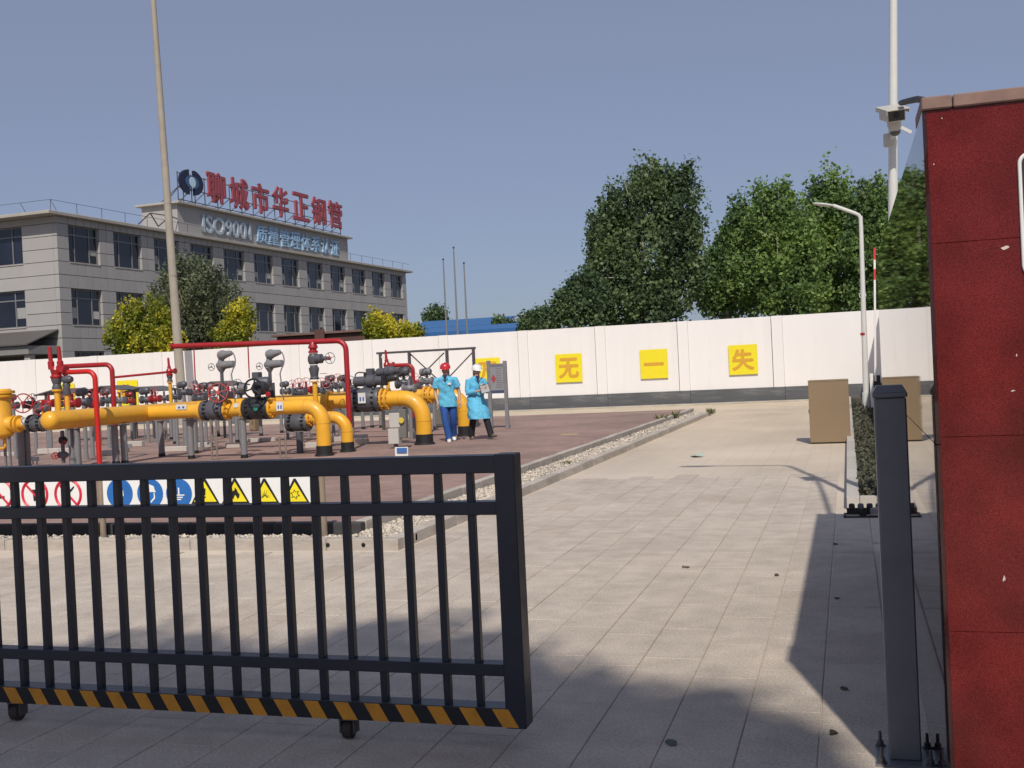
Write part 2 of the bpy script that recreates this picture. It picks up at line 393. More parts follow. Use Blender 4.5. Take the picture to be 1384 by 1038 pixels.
# gravel: real stones, one mass
def gravel(name, areas, n, m, zb, parent=None, smin=.012, smax=.03):
    base = np.array([(1, 0, 0), (-1, 0, 0), (0, 1, 0), (0, -1, 0), (0, 0, 1), (0, 0, -1)], float)
    tri = [(0, 2, 4), (2, 1, 4), (1, 3, 4), (3, 0, 4), (2, 0, 5), (1, 2, 5), (3, 1, 5), (0, 3, 5)]
    tot = sum(a[4] for a in areas); V = []; T = []
    for x0, x1, y0, y1, wgt in areas:
        k = int(n * wgt / tot)
        for i in range(k):
            s_ = rng.uniform(smin, smax); sc = s_ * rng.uniform(.6, 1.2, 3); sc[2] *= .7
            a = rng.uniform(0, 6.28); c, s2 = math.cos(a), math.sin(a)
            v = (base + rng.uniform(-.2, .2, (6, 3))) * sc; v = np.stack([v[:, 0] * c - v[:, 1] * s2, v[:, 0] * s2 + v[:, 1] * c, v[:, 2]], 1)
            v += (rng.uniform(x0, x1), rng.uniform(y0, y1), zb + rng.uniform(0, .02)); o = len(V) * 6
            V.append(v); T += [(a_ + o, b_ + o, c_ + o) for a_, b_, c_ in tri]
    me = bpy.data.meshes.new(name); me.from_pydata(np.concatenate(V).tolist(), [], T); me.update()
    o = link(me, name, m, parent); return o
GRAV = mat('pale_gravel', (.50, .44, .37), .9, var=.1, rnd=-.45)
g = gravel('gravel', [(-4.73, -4.21, 9.7, 14, 3.2), (-4.73, -4.21, 14, 22, 2.6), (-4.73, -4.21, 22, 35.4, 2.2), (-12, -4.8, 9.68, 10.03, 2.2)], 15000, GRAV, .05)
tag(g, 'pale loose gravel filling the margin between the kerbs of the red platform', 'gravel', kind='stuff')
# weeds in the gravel margin
WEED = mat('weed_leaf', (.16, .17, .06), .7, rnd=-.4, trans=.3)
def weed(x, y, z, h, label, m=WEED, n=26, sp=.1):
    b = MB()
    for k in range(n):
        a = random.uniform(0, 6.28); d = Vector((math.cos(a), math.sin(a), 0)); l = h * random.uniform(.5, 1); r = random.uniform(0, sp)
        p = Vector((x, y, z)) + d * r; sd = d.cross(Vector((0, 0, 1))) * .012 * (h / .15)
        b.add([p - sd, p + sd, p + d * l * .4 + Vector((0, 0, l * .7)) + sd, p + d * l * .7 + Vector((0, 0, l)), p + d * l * .4 + Vector((0, 0, l * .7)) - sd], [(0, 1, 2, 3, 4)])
    return tag(b.build('weed', m, smooth=False), label, 'weed', 'weeds in the gravel margin')
for px, py, h, lab in ((793, 606, .14, 'dry weed tuft in the gravel strip halfway along the platform edge'), (766, 627, .08, 'small weed against the outer kerb, nearest to the gate post'), (893, 570, .24, 'spiky weed near the rear end of the gravel strip'), (911, 566, .26, 'taller spiky weed rearmost in the gravel strip'), (960, 559, .2, 'weed at the rear tip of the outer kerb')):
    p = G(px, py, .06); weed(p.x, p.y, .05, h, lab)

# ---------------- white boundary wall along the back
WALLM = mat('white_wall_paint', (.79, .765, .755), .85, var=.035, scale=.7, rnd=.012, bump=.12, bscale=14, dirt=(.60, .55, .50, .42), dscale=.6, stretch=(4.0, 4.0, .3))
BANDM = mat('grey_skirting_paint', (.10, .104, .112), .85, var=.15, scale=2, rnd=.06, dirt=(.30, .29, .28, .5), dscale=2.6)
WY, WT = 43.2, 3.24
bw = thing('boundary_wall', 'long white rendered wall with dark grey skirting behind the gas yard', 'wall', (-20, WY, 0))
wub = unit_box(WALLM, .004); bub = unit_box(BANDM, .004); 
joints = [2.6, -2.3, -5.87, -9.14, -12.34]
while joints[-1] > -60: joints.append(joints[-1] - 3.42)
wx = lambda a: a + 20
for a, b_ in zip(joints[1:], joints[:-1]):
    inst(wub, 'wall_panel', bw, (wx((a + b_ - .42) / 2), .12, (WT + .55) / 2), (b_ - a - .42 - .012, .2, WT - .55))
    inst(wub, 'pilaster', bw, (wx(b_ - .2), .1, (WT + .55) / 2 + .004), (.4, .24, WT - .55 + .008))
    inst(bub, 'skirting', bw, (wx((a + b_) / 2), .105, .275), (b_ - a - .012, .26, .55))
MB().box(joints[-1], 2.6, WY + .24, WY + .34, 0, WT - .02).build('core', WALLM, bw, smooth=False)
# dirt verge at the foot of the wall
tag(MB().box(-45, 1.1, 42.5, 43.15, -.05, .05, .02).build('verge', mat('verge_concrete', (.40, .36, .30), .9, var=.25, scale=1.5), smooth=False), kind='structure')
# side wall on the right
sw = thing('side_wall', 'white side wall running forward from the right end of the back wall, in shade', 'wall', (1.35, 30, 0))
for k in range(8):
    y0 = 43.1 - 3.5 * k
    inst(wub, 'wall_panel', sw, (0, y0 - 1.75 - 30, (WT + .55) / 2), (.22, 3.485, WT - .55))
    inst(bub, 'skirting', sw, (-.003, y0 - 1.75 - 30, .275), (.25, 3.485, .55))
# yellow slogan boards
YSIGN = mat('yellow_board', (.80, .67, .015), .5, var=.04); OCH = mat('faded_orange_lettering', (.62, .33, .03), .6, var=.15)
for ch, cx_, lab in (('失', -3.81, 'yellow square board reading 失, rightmost on the white wall'), ('一', -7.24, 'yellow square board with a single bar 一 on the white wall'),
                     ('无', -10.67, 'yellow square board reading 无 on the white wall'), ('万', -14.1, 'yellow square board reading 万 behind the notice board'),
                     ('作', -31.3, 'yellow square board reading 作 behind the small canopies'), ('', -34.7, 'yellow square board half hidden behind the leftmost small canopy')):
    zc_ = 1.645 if cx_ > -20 else 1.48
    t = thing('slogan_board', lab, 'sign', (cx_, WY - .05, zc_ - .56), group='yellow slogan boards on the wall')
    MB().box(cx_ - .54, cx_ + .54, WY - .055, WY - .022, zc_ - .57, zc_ + .57, .005).build('panel', YSIGN, t, smooth=False)
    if not ch: continue
    h = .78 if ch != '一' else .12
    text_mesh(ch, OCH, (cx_ - .39, WY - .056, zc_ - h / 2), (1, 0, 0), (0, 0, 1), (0, -1, 0), .78, h, .008, .006, t, 'character', .03 if ch != '一' else 0)

# ================================================================ FRONT: gate, post, granite gate pier
GY = 4.46                                     # front face of the sliding gate
gz = lambda z: 1.6 - (1.6 - z) * GY / 4.6     # heights measured at 4.6
GX1 = P(703, 800, GY).x; GX0 = -6.2
gate = thing('sliding_gate', 'dark grey metal sliding gate on casters with black and orange striped bottom rail', 'gate', (-3.5, GY + .05, 0))
zt, z1a, z2a, z2b = [P(220, y_, GY).z for y_ in (625.5, 648.5, 684.3, 700.5)]; z3a, z3b, zba, zbb = [P(200, y_, GY).z for y_ in (884, 898.5, 936.5, 959.5)]
def grail(z0, z1, d0, d1, name): MB().box(GX0, GX1 - .085, GY + d0, GY + d1, z0, z1, .003).build(name, GATE, gate, smooth=False)
grail(z1a, zt - .004, 0, .10, 'top_rail'); grail(z2b, z2a, .012, .088, 'rail'); grail(z3b, z3a, .012, .088, 'rail'); grail(zbb, zba, 0, .10, 'bottom_rail')
MB().box(GX1 - .09, GX1, GY - .003, GY + .103, zbb - .004, zt, .004).build('end_post', GATE, gate, smooth=False)
xa_, xb_ = P(17.7, 811, GY).x, P(638, 807, GY).x
bxs = [xa_ + (xb_ - xa_) * k / 16 for k in range(17)]
while bxs[0] > GX0 + .2: bxs.insert(0, bxs[0] - .153)
gub = unit_box(GATE, .06)
for x_ in bxs:
    inst(gub, 'bar', gate, (x_ + 3.5, .001, (z1a + zba) / 2), (.031, .036, z1a - zba + .004))
# hazard stripes
ORG = mat('orange_reflective_stripe', (.66, .27, .02), .5, var=.15, scale=9, dirt=(.25, .11, .02, .45), dscale=6)
BSTR = mat('black_reflective_stripe', (.010, .010, .012), .5, var=.2)
sh_ = zba - .002 - (zbb + .002)
MB().box(GX0, GX1 - .03, GY - .0022, GY - .0005, zbb + .002, zba - .002).build('black_tape', BSTR, gate, smooth=False)
pitch = .1485; x_ = GX1 - .03 - .047
first = True
while x_ > GX0 + .3:
    a = x_
    pts = [(a - .072, sh_), (a, sh_), (a + .045, 0), (a - .027, 0)]
    
    x_ -= pitch
    MB().prism(pts, (0, GY - .0030, zbb + .002), (1, 0, 0), (0, 0, 1), (0, -1, 0), .0012).build('stripe', ORG, gate, smooth=False)
# casters
for px in (472, 25, -430):
    c = P(px, 985, GY + .04); cx_ = c.x
    ct = MB().box(cx_ - .036, cx_ + .036, GY + .01, GY + .075, zbb - .008, zbb + .002).box(cx_ - .036, cx_ - .030, GY + .015, GY + .07, .028, zbb).box(cx_ + .030, cx_ + .036, GY + .015, GY + .07, .028, zbb).build('caster_fork', STEELD, gate, smooth=False)
    MB().rev((cx_ - .026, GY + .04, .0405), (1, 0, 0), [(0, .028), (.006, .039), (.046, .039), (.052, .028)], 18).build('caster_wheel', mat('worn_rubber_wheel', (.045, .03, .025), .8, var=.3), gate)

# ground rail the gate rolls along is only a worn line; guide roller unit beside the planting bed
gp = thing('gate_post', 'dark grey square steel gate post with pyramid cap in front of granite pier', 'post', (.152, 4.62, 0))
POST = mat('post_grey_metal', (.16, .165, .19), .36, var=.12, scale=2, spec=.5, dirt=(.09, .09, .09, .3), dscale=3)
MB().box(.092, .212, 4.56, 4.68, .008, 1.43, .006).build('shaft', POST, gp, smooth=False)
MB().box(.087, .217, 4.555, 4.685, 1.43, 1.45, .004).build('cap_rim', POST, gp, smooth=False)
MB().add([(.152 + a * q, 4.62 + b * q, z) for q, z in ((.063, 1.4501), (.048, 1.477)) for a, b in ((-1, -1), (1, -1), (1, 1), (-1, 1))], [(0, 1, 2, 3), (4, 5, 6, 7)] + [(k, (k + 1) % 4, 4 + (k + 1) % 4, 4 + k) for k in range(4)]).build('cap', POST, gp, smooth=False)
MB().box(.04, .264, 4.50, 4.74, 0, .009, .002).build('base_plate', POST, gp, smooth=False)
for dx in (-.09, .09):
    for dy in (-.1, .1):
        MB().rev((.152 + dx, 4.62 + dy, .009), (0, 0, 1), [(0, .02), (.006, .02), (.007, .013), (.022, .013), (.023, .007), (.06, .006)], 8).build('anchor_bolt', STEELD, gp)

# granite pier / gate wall: front of rough-polished slabs, polished flank
def granite(name, rough, base, bumpd):
    m = bpy.data.materials.new(name); m.use_nodes = True; t = m.node_tree; N = t.nodes; L = t.links; b = N['Principled BSDF']
    ge = N.new('ShaderNodeNewGeometry'); c = None
    vo = N.new('ShaderNodeTexVoronoi'); vo.inputs['Scale'].default_value = 520; L.new(ge.outputs['Position'], vo.inputs[0])
    ra = N.new('ShaderNodeValToRGB'); e = ra.color_ramp.elements; e[0].position = 0; e[0].color = (base[0] * .6, base[1] * .55, base[2] * .55, 1); e[1].position = 1; e[1].color = (base[0] * 1.45, base[1] * 1.9, base[2] * 1.8, 1)
    q = e.new(.45); q.color = (*base, 1)
    sp = N.new('ShaderNodeSeparateColor'); L.new(vo.outputs['Color'], sp.inputs[0]); L.new(sp.outputs[0], ra.inputs[0])
    nz = N.new('ShaderNodeTexNoise'); nz.inputs['Scale'].default_value = 6; nz.inputs['Detail'].default_value = 8; L.new(ge.outputs['Position'], nz.inputs[0])
    r = N.new('ShaderNodeMapRange'); r.inputs['From Min'].default_value = .3; r.inputs['From Max'].default_value = .7; r.inputs['To Min'].default_value = .75; r.inputs['To Max'].default_value = 1.25; L.new(nz.outputs[0], r.inputs[0])
    v = N.new('ShaderNodeVectorMath'); v.operation = 'SCALE'; L.new(ra.outputs[0], v.inputs[0]); L.new(r.outputs[0], v.inputs['Scale'])
    L.new(v.outputs[0], b.inputs['Base Color']); b.inputs['Roughness'].default_value = rough
    if rough > .1: b.inputs['Specular IOR Level'].default_value = .28
    if bumpd:
        n2 = N.new('ShaderNodeTexNoise'); n2.inputs['Scale'].default_value = 3.5; L.new(ge.outputs['Position'], n2.inputs[0])
        bp = N.new('ShaderNodeBump'); bp.inputs['Strength'].default_value = 1; bp.inputs['Distance'].default_value = bumpd; L.new(n2.outputs[0], bp.inputs['Height']); L.new(bp.outputs[0], b.inputs['Normal'])
    return m
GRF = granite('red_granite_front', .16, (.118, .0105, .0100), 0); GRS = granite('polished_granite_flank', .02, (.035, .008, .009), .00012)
PX0, PY0, PY1, PX1, PT = .262, 3.80, 9.55, 1.55, 2.37
pier = thing('gate_pier', 'red granite gate wall with polished mirror-like flank at the right edge', 'gate wall', (.9, 3.9, 0))
MB().box(PX0 + .03, PX1, PY0 + .03, PY1 - .03, 0, PT - .01).build('core', CONC, pier, smooth=False)
cz = [0, .70, 1.325, 1.945, PT]
for k in range(4):
    MB().box(PX0 + .012, PX1, PY0, PY0 + .03, cz[k] + .0006, cz[k + 1] - .0006, .0008).build('front_slab', GRF, pier, smooth=False)
for k in range(4):
    y0 = PY0 + .002 + k * (PY1 - PY0) / 4; y1 = y0 + (PY1 - PY0) / 4 - .003
    for z0, z1 in ((.0, 1.3), (1.302, PT)):
        MB().box(PX0, PX0 + .025, y0, y1, z0 + .001, z1 - .001).build('flank_slab', GRS, pier, smooth=False)
CAPM = mat('pinkish_cap_stone', (.235, .145, .12), .7, var=.2, scale=14, dirt=(.2, .12, .1, .5), dscale=5)
MB().box(PX0 - .002, PX0 + .09, PY0 - .012, PY0 + .30, PT + .001, PT + .042, .004).build('cap_stone', CAPM, pier, smooth=False)
MB().box(PX0 + .093, PX0 + .40, PY0 - .012, PY0 + .95, PT + .001, PT + .042, .004).build('cap_stone', CAPM, pier, smooth=False)
for k in range(5):
    y0 = PY0 + .953 + k * .958; MB().box(PX0 + .16, PX0 + .56, y0, y0 + .954, PT + .001, PT + .042, .004).build('cap_stone', CAPM, pier, smooth=False)
for k in range(3):
    x0 = PX0 + .403 + k * .40; MB().box(x0, x0 + .397, PY0 - .012, PY0 + .95, PT + .001, PT + .042, .004).build('cap_stone', CAPM, pier, smooth=False)
# metal plaque frame on the front, cut by the picture edge
pl = P(1377, 209, PY0); pb = P(1384, 372, PY0)
plq = thing('wall_plaque', 'dark plaque in a rounded white metal frame on red granite at the right edge', 'plaque', (pl.x + .3, PY0 - .02, pb.z))
def rrect(x0, x1, z0, z1, r, n=5):
    out = []
    for cx_, cz_, a0 in ((x1 - r, z1 - r, 0), (x0 + r, z1 - r, 90), (x0 + r, z0 + r, 180), (x1 - r, z0 + r, 270)):
        for k in range(n + 1):
            a = R_(a0 + 90 * k / n); out.append((cx_ + r * math.cos(a), cz_ + r * math.sin(a)))
    return out
rr = [Vector((a, PY0 - .006, b_)) for a, b_ in rrect(pl.x, pl.x + .62, pb.z, pl.z, .03)]
MB().tube(rr + [rr[0]], .006, 8).build('frame', WHT, plq)
MB().prism([(a, b_) for a, b_ in rrect(pl.x + .004, pl.x + .616, pb.z + .004, pl.z - .004, .028)], (0, PY0 - .001, 0), (1, 0, 0), (0, 0, 1), (0, -1, 0), .004).build('plate', BLK, plq, smooth=False)
# paint chips on the granite
CHIP = mat('pale_chip', (.62, .5, .47), .9)
for px, py, sx_, sz_, sk in ((1357, 335, 7, 3, .5), (1357, 782, 2, 5, .4), (1369, 528, 4, 1.5, .6), (1374, 480, 1.5, 2.5, 0), (1273, 160, 1.2, 1.2, 0), (1262, 222, 1.2, 1.2, 0)):
    s_ = mpp(px, py, PY0); c = P(px, py, PY0); pts = []
    for k in range(9):
        a = 6.283 * k / 9; r_ = random.uniform(.5, 1.1); pts.append((c.x + (math.cos(a) * sx_ + math.sin(a) * sk * sx_ * .5) * r_ * s_, c.z + math.sin(a) * sz_ * r_ * s_))
    MB().prism(pts, (0, PY0 - .0005, 0), (1, 0, 0), (0, 0, 1), (0, -1, 0), .0012).build('chip', CHIP, pier, smooth=False)
# conduit bent over the pier top
cp = [P(x_, y_, 4.6) for x_, y_ in ((1215, 139), (1226, 138), (1234, 136))]
cnd = thing('cable_conduit', 'black flexible cable conduit arching from camera to granite cap', 'cable', P(1262, 143, 4.6))
hz = PT + .05
MB().tube([P(x_, y_, Y_) for x_, y_, Y_ in ((1218, 139, 11.4), (1230, 136, 10.6), (1240, 134, 9.9), (1250, 136, 9.2), (1258, 142, 8.6), (1268, 152, 8.2))], .028, 8).build('conduit', BLK, cnd)

# ---------------- planting bed with kerb, guide rollers
bed = tag(MB().box(.06, 1.2, 12.25, 42.3, -.05, .10).build('planting_bed', mat('bed_soil', (.075, .062, .05), .95, var=.4, scale=25, bump=.8, bscale=30), smooth=False), kind='structure')
bl = bed.location.copy()
BK = mat('bed_kerb_stone', (.46, .43, .39), .8, var=.12, rnd=.08, scale=4, dirt=(.3, .27, .23, .4), dscale=2)
bku = unit_box(BK, .02)
y = 12.1
while y < 42:
    inst(bku, 'kerb_stone', bed, Vector((-.005, y + .5, .05)) - bl, (.13, .992, .15)); y += 1.0
for k in range(2): inst(bku, 'kerb_stone', bed, Vector((.36 + k * .6, 12.17, .05)) - bl, (.592, .13, .149))
BEDP = mat('dry_ground_cover', (.075, .078, .05), .9, rnd=-.5)
def ground_cover():
    n = 9000; y = 12.3 + (rng.uniform(0, 1, n) ** 1.7) * 26; x = rng.uniform(.07, 1.1, n); z = .1 + rng.uniform(0, .13, n) * (.4 + .6 * np.sin(y * 5 + x * 4) ** 2)
    V = np.zeros((n, 4, 3)); s_ = rng.uniform(.012, .035, n)
    u = rng.normal(size=(n, 3)); u /= np.linalg.norm(u, axis=1)[:, None]; v = np.cross(u, rng.normal(size=(n, 3))); v /= np.linalg.norm(v, axis=1)[:, None]
    c = np.stack([x, y, z], 1)
    for k, (a, b_) in enumerate(((-1, -.5), (1, -.5), (1, .5), (-1, .5))): V[:, k] = c + u * (a * s_)[:, None] + v * (b_ * s_)[:, None]
    me = bpy.data.meshes.new('ground_cover'); me.from_pydata(V.reshape(-1, 3).tolist(), [], np.arange(n * 4).reshape(-1, 4).tolist()); me.update()
    return tag(link(me, 'ground_cover', BEDP), 'low dry brown ground cover plants filling the kerbed bed', 'plants', kind='stuff')
ground_cover()
gr = thing('guide_roller_unit', 'small black steel guide roller unit on the paving before the bed', 'roller unit', (.07, 11.55, 0))
MB().box(-.10, .42, 11.42, 11.46, .0, .012).box(-.10, .42, 11.68, 11.72, 0, .012).box(-.10, -.08, 11.42, 11.72, 0, .012).box(.40, .42, 11.42, 11.72, 0, .012).build('base_frame', BLK, gr, smooth=False)
for k in range(5):
    x0 = -.05 + k * .085; MB().rev((x0, 11.57, .08), (1, 0, 0), [(0, .03), (.01, .045), (.05, .045), (.06, .03)], 12).build('roller', STEELD if k % 2 else BLK, gr)
MB().box(-.07, .38, 11.53, 11.545, .02, .075).box(-.07, .38, 11.60, 11.615, .02, .075).box(.05, .12, 11.50, 11.65, .0, .05).build('bracket', BLK, gr, smooth=False)
MB().rev((.20, 11.5, .03), (0, 0, 1), [(0, .05), (.05, .05), (.06, .03)], 12).build('motor_cap', LGR, gr)

# ---------------- khaki cabinet
KH = mat('khaki_cabinet_paint', (.245, .175, .105), .5, var=.05, scale=2, dirt=(.22, .165, .10, .4), dscale=1.5)
cb = thing('khaki_cabinet', 'plain khaki metal cabinet standing beside the planting bed', 'cabinet', (-.36, 21.6, 0))
MB().box(-.72, -.0, 21.32, 21.95, .02, 1.145, .006).build('housing', KH, cb, smooth=False)
MB().box(-.722, .002, 21.318, 21.955, 1.147, 1.17, .005).build('lid', KH, cb, smooth=False)
MB().box(-.68, -.04, 21.36, 21.9, -.0, .03).build('plinth', STEELD, cb, smooth=False)
MB().box(-.724, -.737, 21.58, 21.62, .56, .62, .003).build('handle', BLK, cb, smooth=False)

# ---------------- street lamps (white, bent arm)
LAMPW = mat('lamp_white_paint', (.62, .62, .60), .4, var=.05, dirt=(.55, .53, .5, .4), dscale=1.5)
def street_lamp(x, y, H, r, lean, label, arm=1.35):
    t = thing('street_lamp', label, 'street lamp', (x, y, 0), group='white street lamps along the bed')
    top = Vector((x + lean, y, H))
    MB().tube([(x, y, 0.1), (x + lean * .5, y, H * .5), (x + lean, y, H - .5), top], [r, r * .85, r * .68, r * .64], 12).build('pole', LAMPW, t)
    MB().cyl((x, y, .08), (x, y, .12), r * 2.2).cyl((x, y, .1), (x, y, .55), r * 1.25).build('base', LAMPW, t)
    e = top + Vector((-arm * .72, -arm * .1, .35))
    MB().tube([top - Vector((0, 0, .1)), top + Vector((-.04, 0, .03)), top + Vector((-.14, -.01, .09)), e], r * .6, 10).build('arm', LAMPW, t)
    d = (e - top).normalized(); hd = Vector((-1, -.12, .18)).normalized()
    u = Vector((0, 1, 0)); v = hd.cross(u).normalized()
    MB().loft([(e - hd * .02, u * .03, v * .03), (e + hd * .08, u * .07, v * .035), (e + hd * .3, u * .11, v * .045), (e + hd * .52, u * .1, v * .03), (e + hd * .58, u * .04, v * .01)], 12).build('lamp_head', LAMPW, t)
    c = e + hd * .3 - v * .0 - Vector((0, 0, .045)); MB().loft([(c - hd * .15, u * .06, v * .01), (c + hd * .15, u * .06, v * .01)], 10).build('lens', mat('lamp_lens', (.55, .55, .5), .2), t)
    return t
lp = P(1168, 480, 33); b_ = P(1163, 292, 33)
t2 = street_lamp(lp.x, 33, b_.z, .085, b_.x - lp.x, 'white street lamp with bent arm rising before the bright trees', arm=1.0)
# small bracket and red ring on the pole
MB().ring((lp.x + (b_.x - lp.x) * .45, 33, P(1166, 399, 33).z), (0, 1, 0), .09, .012, 12, 5).build('bracket_ring', LAMPW, t2)
zr = P(1169, 453, 33).z; MB().cyl((lp.x, 33, zr), (lp.x, 33, zr + .07), .083).build('red_band', RED, t2)
cpa, cpb = P(1206.5, 280, 11.8), P(1205, 0, 11.8); cps = (cpb.x - cpa.x) / (cpb.z - cpa.z); CPX = cpa.x - cps * (cpa.z - .1)
t1 = street_lamp(CPX, 11.8, 5.75, .056, cps * 5.65, 'white lamp pole with surveillance camera rising behind the granite pier', arm=1.35)

# surveillance camera on that pole
sc_ = thing('surveillance_camera', 'white box surveillance camera with sun hood clamped to the white lamp pole', 'camera', (.47, 11.6, 3.4))
def rotb(mb, c, yaw, pit, roll=0):
    Mx = Matrix.Translation(c) @ Euler((pit, roll, yaw), 'XYZ').to_matrix().to_4x4()
    mb.v = [tuple(Mx @ Vector(v)) for v in mb.v]; return mb
cc = P(1206, 154, 11.5)
CAMW = mat('camera_shell', (.50, .485, .44), .45, var=.05)
args = (cc, R_(12), R_(18), R_(-5))
rotb(MB().box(-.085, .085, -.14, .16, -.06, .05, .006), *args).build('housing', CAMW, sc_, smooth=False)
rotb(MB().box(-.11, .11, -.21, .18, .052, .066, .003).box(-.11, -.104, -.21, .18, .02, .052).box(.104, .11, -.21, .18, .02, .052), *args).build('sun_hood', CAMW, sc_, smooth=False)
rotb(MB().box(-.076, .076, -.146, -.139, -.052, .042), *args).build('front_glass', mat('black_glass', (.01, .01, .012), .08), sc_, smooth=False)
rotb(MB().rev((0, -.12, 0), (0, -1, 0), [(0, .03), (.034, .03), (.036, .022)], 14), *args).build('lens', BLK, sc_)
c2 = P(1209, 171, 11.6); MB().loft([(c2 + Vector((0, 0, .07)), (.075, 0, 0), (0, .05, 0)), (c2, (.065, 0, 0), (0, .05, 0)), (c2 - Vector((0, 0, .05)), (.045, 0, 0), (0, .04, 0))], 8).build('bracket', CAMW, sc_)
c3 = P(1210, 180, 11.62); MB().rev(c3 + Vector((0, .0, .03)), (0, -.2, -1), [(0, .05), (.03, .05), (.05, .03)], 12).build('joint', STEELD, sc_)
MB().beam(c3, (cpa.x, 11.8, c3.z - .03), .03, .03).beam(P(1218, 172, 11.7), P(1232, 179, 11.7), .016, .03).build('mount_arm', LAMPW, sc_, smooth=False)
MB().cyl((cpa.x, 11.8, c3.z - .09), (cpa.x, 11.8, c3.z + .03), .062).build('clamp', CAMW, sc_)

# ---------------- raised barrier arm by the side wall
bx = P(1181, 520, 31)
br_ = thing('barrier_gate', 'boom barrier with its red and white arm raised beside the white wall corner', 'barrier', (bx.x + .05, 31, 0))
MB().box(bx.x - .07, bx.x + .17, 30.85, 31.15, .1, 1.05, .01).build('housing', mat('barrier_dark', (.03, .03, .035), .5), br_, smooth=False)
MB().box(bx.x - .10, bx.x - .01, 30.80, 30.85, .2, 1.1, .01).build('side_cover', WHT, br_, smooth=False)
a0 = Vector((bx.x + .04, 30.78, .9)); a1 = P(1182, 335, 30.78)
MB().beam(a0, a0.lerp(a1, .76), .10, .05, (1, 0, 0)).beam(a0.lerp(a1, .84), a0.lerp(a1, .91), .10, .05, (1, 0, 0)).build('arm', WHT, br_, smooth=False)
BRED = mat('barrier_red', (.6, .03, .03), .5)
for q0, q1 in ((.76, .84), (.91, 1)): MB().beam(a0.lerp(a1, q0), a0.lerp(a1, q1), .101, .051, (1, 0, 0)).build('red_band', BRED, br_, smooth=False)

# fallen leaves and scraps on the paving
LEAF = mat('fallen_leaf', (.10, .085, .05), .8, rnd=.4); GLEAF = mat('green_leaf', (.07, .09, .06), .6)
def scrap(px, py, s_, m, label):
    c = G(px, py, .006); b = MB(); pts = []
    for k in range(8):
        a = 6.283 * k / 8; r_ = s_ * random.uniform(.6, 1.05); pts.append((c.x + r_ * math.cos(a), c.y + r_ * 1.5 * math.sin(a), .004 + random.uniform(.0, .5) * s_ * abs(math.cos(a + px))))
    b.add(pts + [(c.x, c.y, .006 + s_ * .15)] + [(p[0], p[1], p[2] - .003) for p in pts], [(k, (k + 1) % 8, 8) for k in range(8)] + [(9 + k, 9 + (k + 1) % 8, (k + 1) % 8, k) for k in range(8)])
    return tag(b.build('fallen_leaf', m, smooth=False), label, 'leaf', 'leaves lying on the paving')
for px, py, s_, m, lab in ((908, 1003, .030, GLEAF, 'greenish dead leaf in the shade at the bottom centre of the paving'), (927, 766, .035, LEAF, 'curled brown leaf on the sunlit paving'),
                           (1050, 777, .025, LEAF, 'small brown leaf left of the pier shadow'), (1129, 735, .03, LEAF, 'brown leaf near the top of the pier shadow'), (1131, 808, .022, LEAF, 'brown leaf inside the pier shadow'),
                           (1141, 930, .022, LEAF, 'twig-like leaf in the pier shadow beside the gate post'), (1126, 990, .02, LEAF, 'small leaf on the paving left of the gate post foot')):
    scrap(px, py, s_, m, lab)
o = scrap(942, 616, .16, mat('pale_green_scrap', (.42, .5, .42), .8), 'pale green scrap lying on the rear yard paving')

# ================================================================ BACKGROUND
# ---------------- office building: local x = outward from the long front, local y = along it
BD = 55.0; BA = R_(2.5)
bc = P(75, 290, BD); b0 = Vector((bc.x, bc.y, 0))
e1 = Vector((math.sin(BA), math.cos(BA), 0)); nb = Vector((math.cos(BA), -math.sin(BA), 0))
def bu(px, py, v=0.0):                    # photo point on the long front -> (along, height)
    p = plane_hit(px, py, b0 + nb * v, nb); d = p - b0; return d.dot(e1), p.z
def bs(px, py, u=0.0):                    # photo point on the short front -> (outward, height)
    p = plane_hit(px, py, b0 + e1 * u, -e1); d = p - b0; return d.dot(nb), p.z
bld = thing('office_building', 'grey panelled three storey office block with flat eaves and rooftop sign', 'building', b0, -BA)
def BW(mb):                               # local building coordinates -> world
    Mx = XF[bld.name]; mb.v = [tuple(Mx @ Vector(v)) for v in mb.v]; return mb
CLAD = mat('grey_cladding', (.385, .37, .365), .75, var=.06, scale=1.2, rnd=.05, dirt=(.31, .30, .295, .35), dscale=.6)
CLAD2 = mat('grey_cladding_field', (.385, .37, .365), .75, var=.06, scale=1.2, rnd=-.05, dirt=(.31, .30, .295, .35), dscale=.6)
BACK = mat('cladding_joint', (.11, .105, .10), .9)
GLASS = mat('office_window_glass', (.012, .016, .03), .06, spec=.6, var=.6, scale=.6, rnd=.6)
WFR = mat('window_frame_grey', (.20, .20, .21), .5); BLIND = mat('pale_blind', (.42, .41, .40), .8, rnd=.2)
EAVE = mat('eave_concrete', (.40, .37, .33), .85, var=.15, scale=1)
ends = bu(553, 400)[0]; EZ = bc.z - .05
# floor levels from the window rows
w3t, w3b = bu(110, 306)[1], bu(112, 356)[1]; w2t, w2b = bu(115, 391)[1], bu(117, 440)[1]
fl = w3b - w2b; w1t, w1b = w2t - fl, w2b - fl
rows = [(w3b, w3t, 'up'), (w2b, w2t, 'mid'), (max(.8, w1b), w1t, 'low')]
wpx = [(93, 133), (156, 192), (209, 241), (259, 290), (304, 331), (344, 370), (380, 404), (414, 436), (446, 467), (476, 494), (503, 519), (530, 545)]
wins = []
for a, b_ in wpx:
    yy = 332 + (a - 93) * .128; ua, ub_ = bu(a, yy)[0], bu(b_, yy)[0]; wins.append(((ua + ub_) / 2, ub_ - ua))
